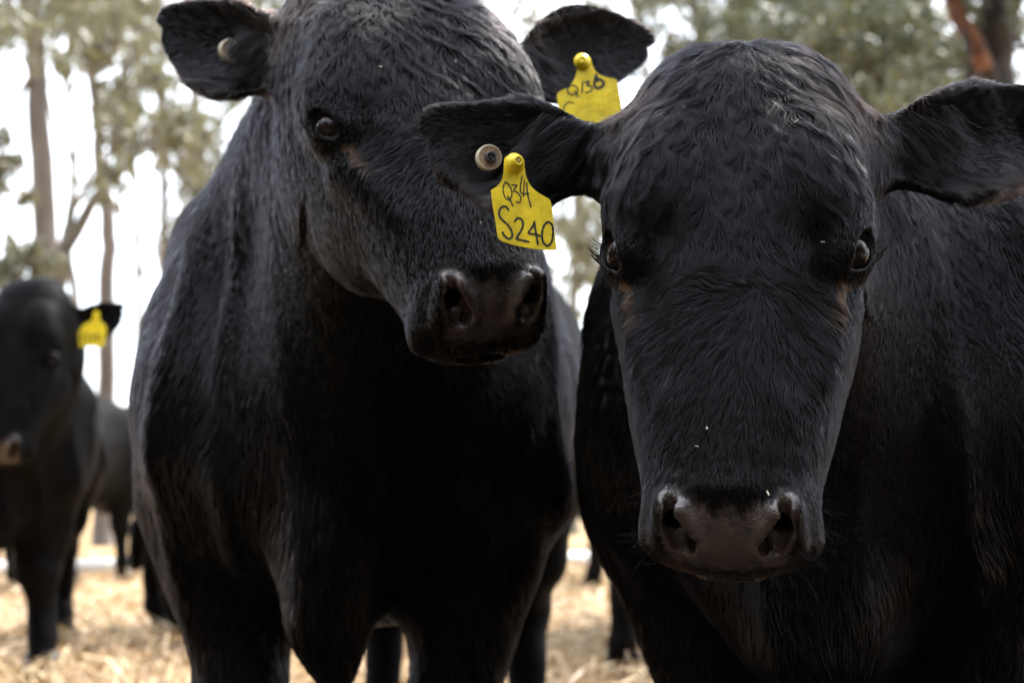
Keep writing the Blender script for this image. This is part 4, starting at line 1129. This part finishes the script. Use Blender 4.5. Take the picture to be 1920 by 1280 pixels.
tree("crooked bare stem rising between the two pinkish trunks", [[(150, 700, 0, .11), (140, 560, 0, .10), (128, 430, 0, .09), (140, 300, 0, .08), (126, 150, 0, .07), (135, -20, 0, .06), (120, -250, 0, .04)], [(138, 310, 0, .05), (100, 230, .1, .04), (82, 130, .2, .03)], [(130, 180, 0, .04), (165, 90, .1, .03), (182, 0, .1, .02)]],
     BK2, LF2, rc(13, 80, 200, -160, 10, 4, .2, .4), 900, 53, 17)
tree("thin bare grey stem between the forked gum and the pale olive gum", [[(262, 700, 0, .08), (258, 450, 0, .075), (250, 250, 0, .07), (262, 60, 0, .06), (270, -150, 0, .04)], [(252, 260, 0, .04), (225, 190, .1, .03), (212, 120, .2, .02)]],
     BK2, LF2, rc(12, 200, 330, -160, 10, 5, .2, .4), 1200, 52, 18)
tree("thin bare sapling leaning at the far left edge", [[(40, 560, 0, .05), (32, 500, 0, .045), (12, 420, 0, .04), (-6, 350, 0, .03), (-20, 250, 0, .02)]],
     BK2, LF1, [(55, 465, 0, .22), (10, 520, 0, .2), (-30, 300, 0, .3)], 1300, 46, 12)
tree("sparse gum showing in the gap between the two nearest bulls", [[(1075, 640, 0, .12), (1080, 450, 0, .11), (1090, 250, 0, .1), (1100, 60, 0, .08), (1110, -150, 0, .05)]],
     BK2, LF1, rc(6, 1040, 1130, 380, 560, 7, .2, .4) + rc(66, 980, 1130, -60, 60, 5, .2, .45), 2600, 47, 18)
tree("bushy olive gum above the lowered head", [[(1330, 700, 0, .2), (1330, 400, 0, .18), (1320, 150, 0, .15), (1290, -50, 0, .12), (1250, -300, 0, .08)], [(1325, 180, 0, .08), (1420, 50, .3, .06), (1500, -80, .5, .04)]],
     BK2, LF2, rc(7, 1230, 1560, -120, 130, 26, .3, .6), 9500, 48, 17)
tree("dense olive gum behind the right ear, trunk hidden by the bull", [[(1640, 700, 0, .2), (1640, 400, 0, .18), (1650, 150, 0, .12), (1660, -50, 0, .1), (1670, -300, 0, .08)], [(1600, -20, .2, .05), (1680, 40, .1, .05), (1720, 120, 0, .05), (1750, 200, 0, .03)]],
     BK2, LF2, rc(8, 1540, 1760, -60, 190, 26, .25, .5) + rc(88, 1600, 1900, 100, 230, 10, .25, .45), 9500, 49, 16)
tree("thick dark gum with a peeling orange limb at the right edge", [[(1868, 700, 0, .24), (1868, 400, 0, .26), (1872, 200, 0, .26), (1868, 60, 0, .34), (1862, -60, 0, .22), (1850, -400, 0, .15)],
     [(1868, 170, -.1, .10), (1835, 90, -.2, .11), (1800, 30, -.2, .10), (1765, -40, -.2, .09), (1700, -200, 0, .06)], [(1872, 130, .1, .08), (1900, 40, .2, .07), (1935, -60, .3, .05)]],
     BK3, LF2, rc(9, 1700, 1810, 60, 200, 5, .12, .22, 1.0) + rc(99, 1700, 2050, -260, -90, 14, .3, .6), 5000, 50, 11)
# the peeling orange limb is a part of its own
root_r = [o for o in bpy.data.objects if o.get('label', '').startswith('thick dark gum')][0]
V, Fc = tube(smooth_poly([at(1846, 130, 10.85), at(1826, 80, 10.8), (at(1800, 38, 10.8)), at(1782, -10, 10.8), at(1760, -60, 10.8)], 4, closed=False), np.linspace(.075, .055, 17), 10)
mesh_obj("peeling_bark", V, Fc, BK4, root_r, root_r.location)
# added trees out of view, put in to shade faces and darken eye reflections
for i, (x, y, lab) in enumerate([(-7.5, 1.5, "added unseen shade tree out to the left beside the bulls"), (-6.5, -3.0, "added unseen shade tree behind the camera, farthest left"), (-2.6, -5.5, "added unseen shade tree behind the camera, left of centre"), (1.2, -6.2, "added unseen shade tree straight behind the camera"), (4.6, -5.2, "added unseen shade tree behind the camera, right of centre"), (7.5, -2.0, "added unseen shade tree out to the right beside the bulls")]):
    rr_ = np.random.default_rng(300 + i); rt = empty("added_shade_tree", (x, y, 0)); tag(rt, lab, "tree", "added shade trees out of view")
    V, Fc = tube(smooth_poly([A(x, y, -.05), A(x+.1, y, 1.5), A(x, y+.1, 3.2), A(x+.2, y, 5.5)], 4, closed=False), np.linspace(.32, .1, 13), 10); mesh_obj("trunk", V, Fc, BK2, rt, (x, y, 0))
    cc = [A(x, y, 0) + A(*(rr_.uniform(-1, 1, 2) * 3.0), rr_.uniform(.9, 6.0)) for _ in range(60)]
    V, Fq = leaves(cc, [rr_.uniform(.7, 1.1) for _ in cc], 9000, 310 + i, .36, .17); mesh_obj("crown", V, Fq, LF2, rt, (x, y, 0), smooth=False)
# added canopy above the frame, put in to shade near bulls and ground
rt = empty("added_shade_tree", (5.0, 4.2, 0)); tag(rt, "added unseen overhanging tree at the right, put in to shade the nearest bulls", "tree", "shade trees near the bulls")
V, Fc = tube(smooth_poly([A(5.0, 4.2, -.05), A(4.9, 4.3, 2), A(4.4, 4.3, 4.2), A(3.4, 4.2, 5.6), A(1.6, 4.0, 6.2), A(-.5, 3.6, 6.4)], 4, closed=False), np.linspace(.30, .06, 21), 10); mesh_obj("trunk", V, Fc, BK2, rt, (5, 4.2, 0))
rr_ = np.random.default_rng(400); cc = [A(2.6 + rr_.uniform(-2.7, 2.7), 4.8 + rr_.uniform(-2.5, 2.2), 6.0 + rr_.uniform(-.7, 1.3)) for _ in range(44)]
V, Fq = leaves(cc, [rr_.uniform(.5, .9) for _ in cc], 6500, 401, .26, .08); mesh_obj("crown", V, Fq, LF2, rt, (5, 4.2, 0), smooth=False)
# more trees either side and farther back
r = np.random.default_rng(77)
seen_ = {}
kinds = ["tall pale gum", "leafy olive gum", "slim grey gum"]
for i, (px, Yd) in enumerate([(-420, 13), (-250, 17), (-120, 22), (560, 26), (700, 20), (860, 24), (1200, 34), (1460, 25), (1750, 30), (2030, 16), (2230, 13), (2450, 19)]):
    top = rc(100 + i, px - 150, px + 150, -200, 150, 12, .5, .9)
    if 900 < px < 1250: top = rc(100 + i, px - 100, px + 100, 330, 560, 6, .3, .6)
    ordn = ["first", "second", "third", "fourth", "fifth", "sixth", "seventh"]
    where = ("out past the left edge" if px < 0 else "out past the right edge" if px > 1920 else "far behind the bulls")
    gk = where[:20]; cnt_ = seen_.get(gk, 0); seen_[gk] = cnt_ + 1
    tree(f"{kinds[i % 3]} standing {where}, {ordn[cnt_]} counted from the left", [[(px, 750, 0, .22), (px + r.normal()*15, 450, 0, .2), (px + r.normal()*25, 150, 0, .16), (px + r.normal()*30, -150, 0, .1)]],
         [BK1, BK2, BK1][i % 3], [LF1, LF2][i % 2], top, 3500, 200 + i, Yd, group=f"outlying gums {where}")
print('total build', round(time.time()-T0,1))
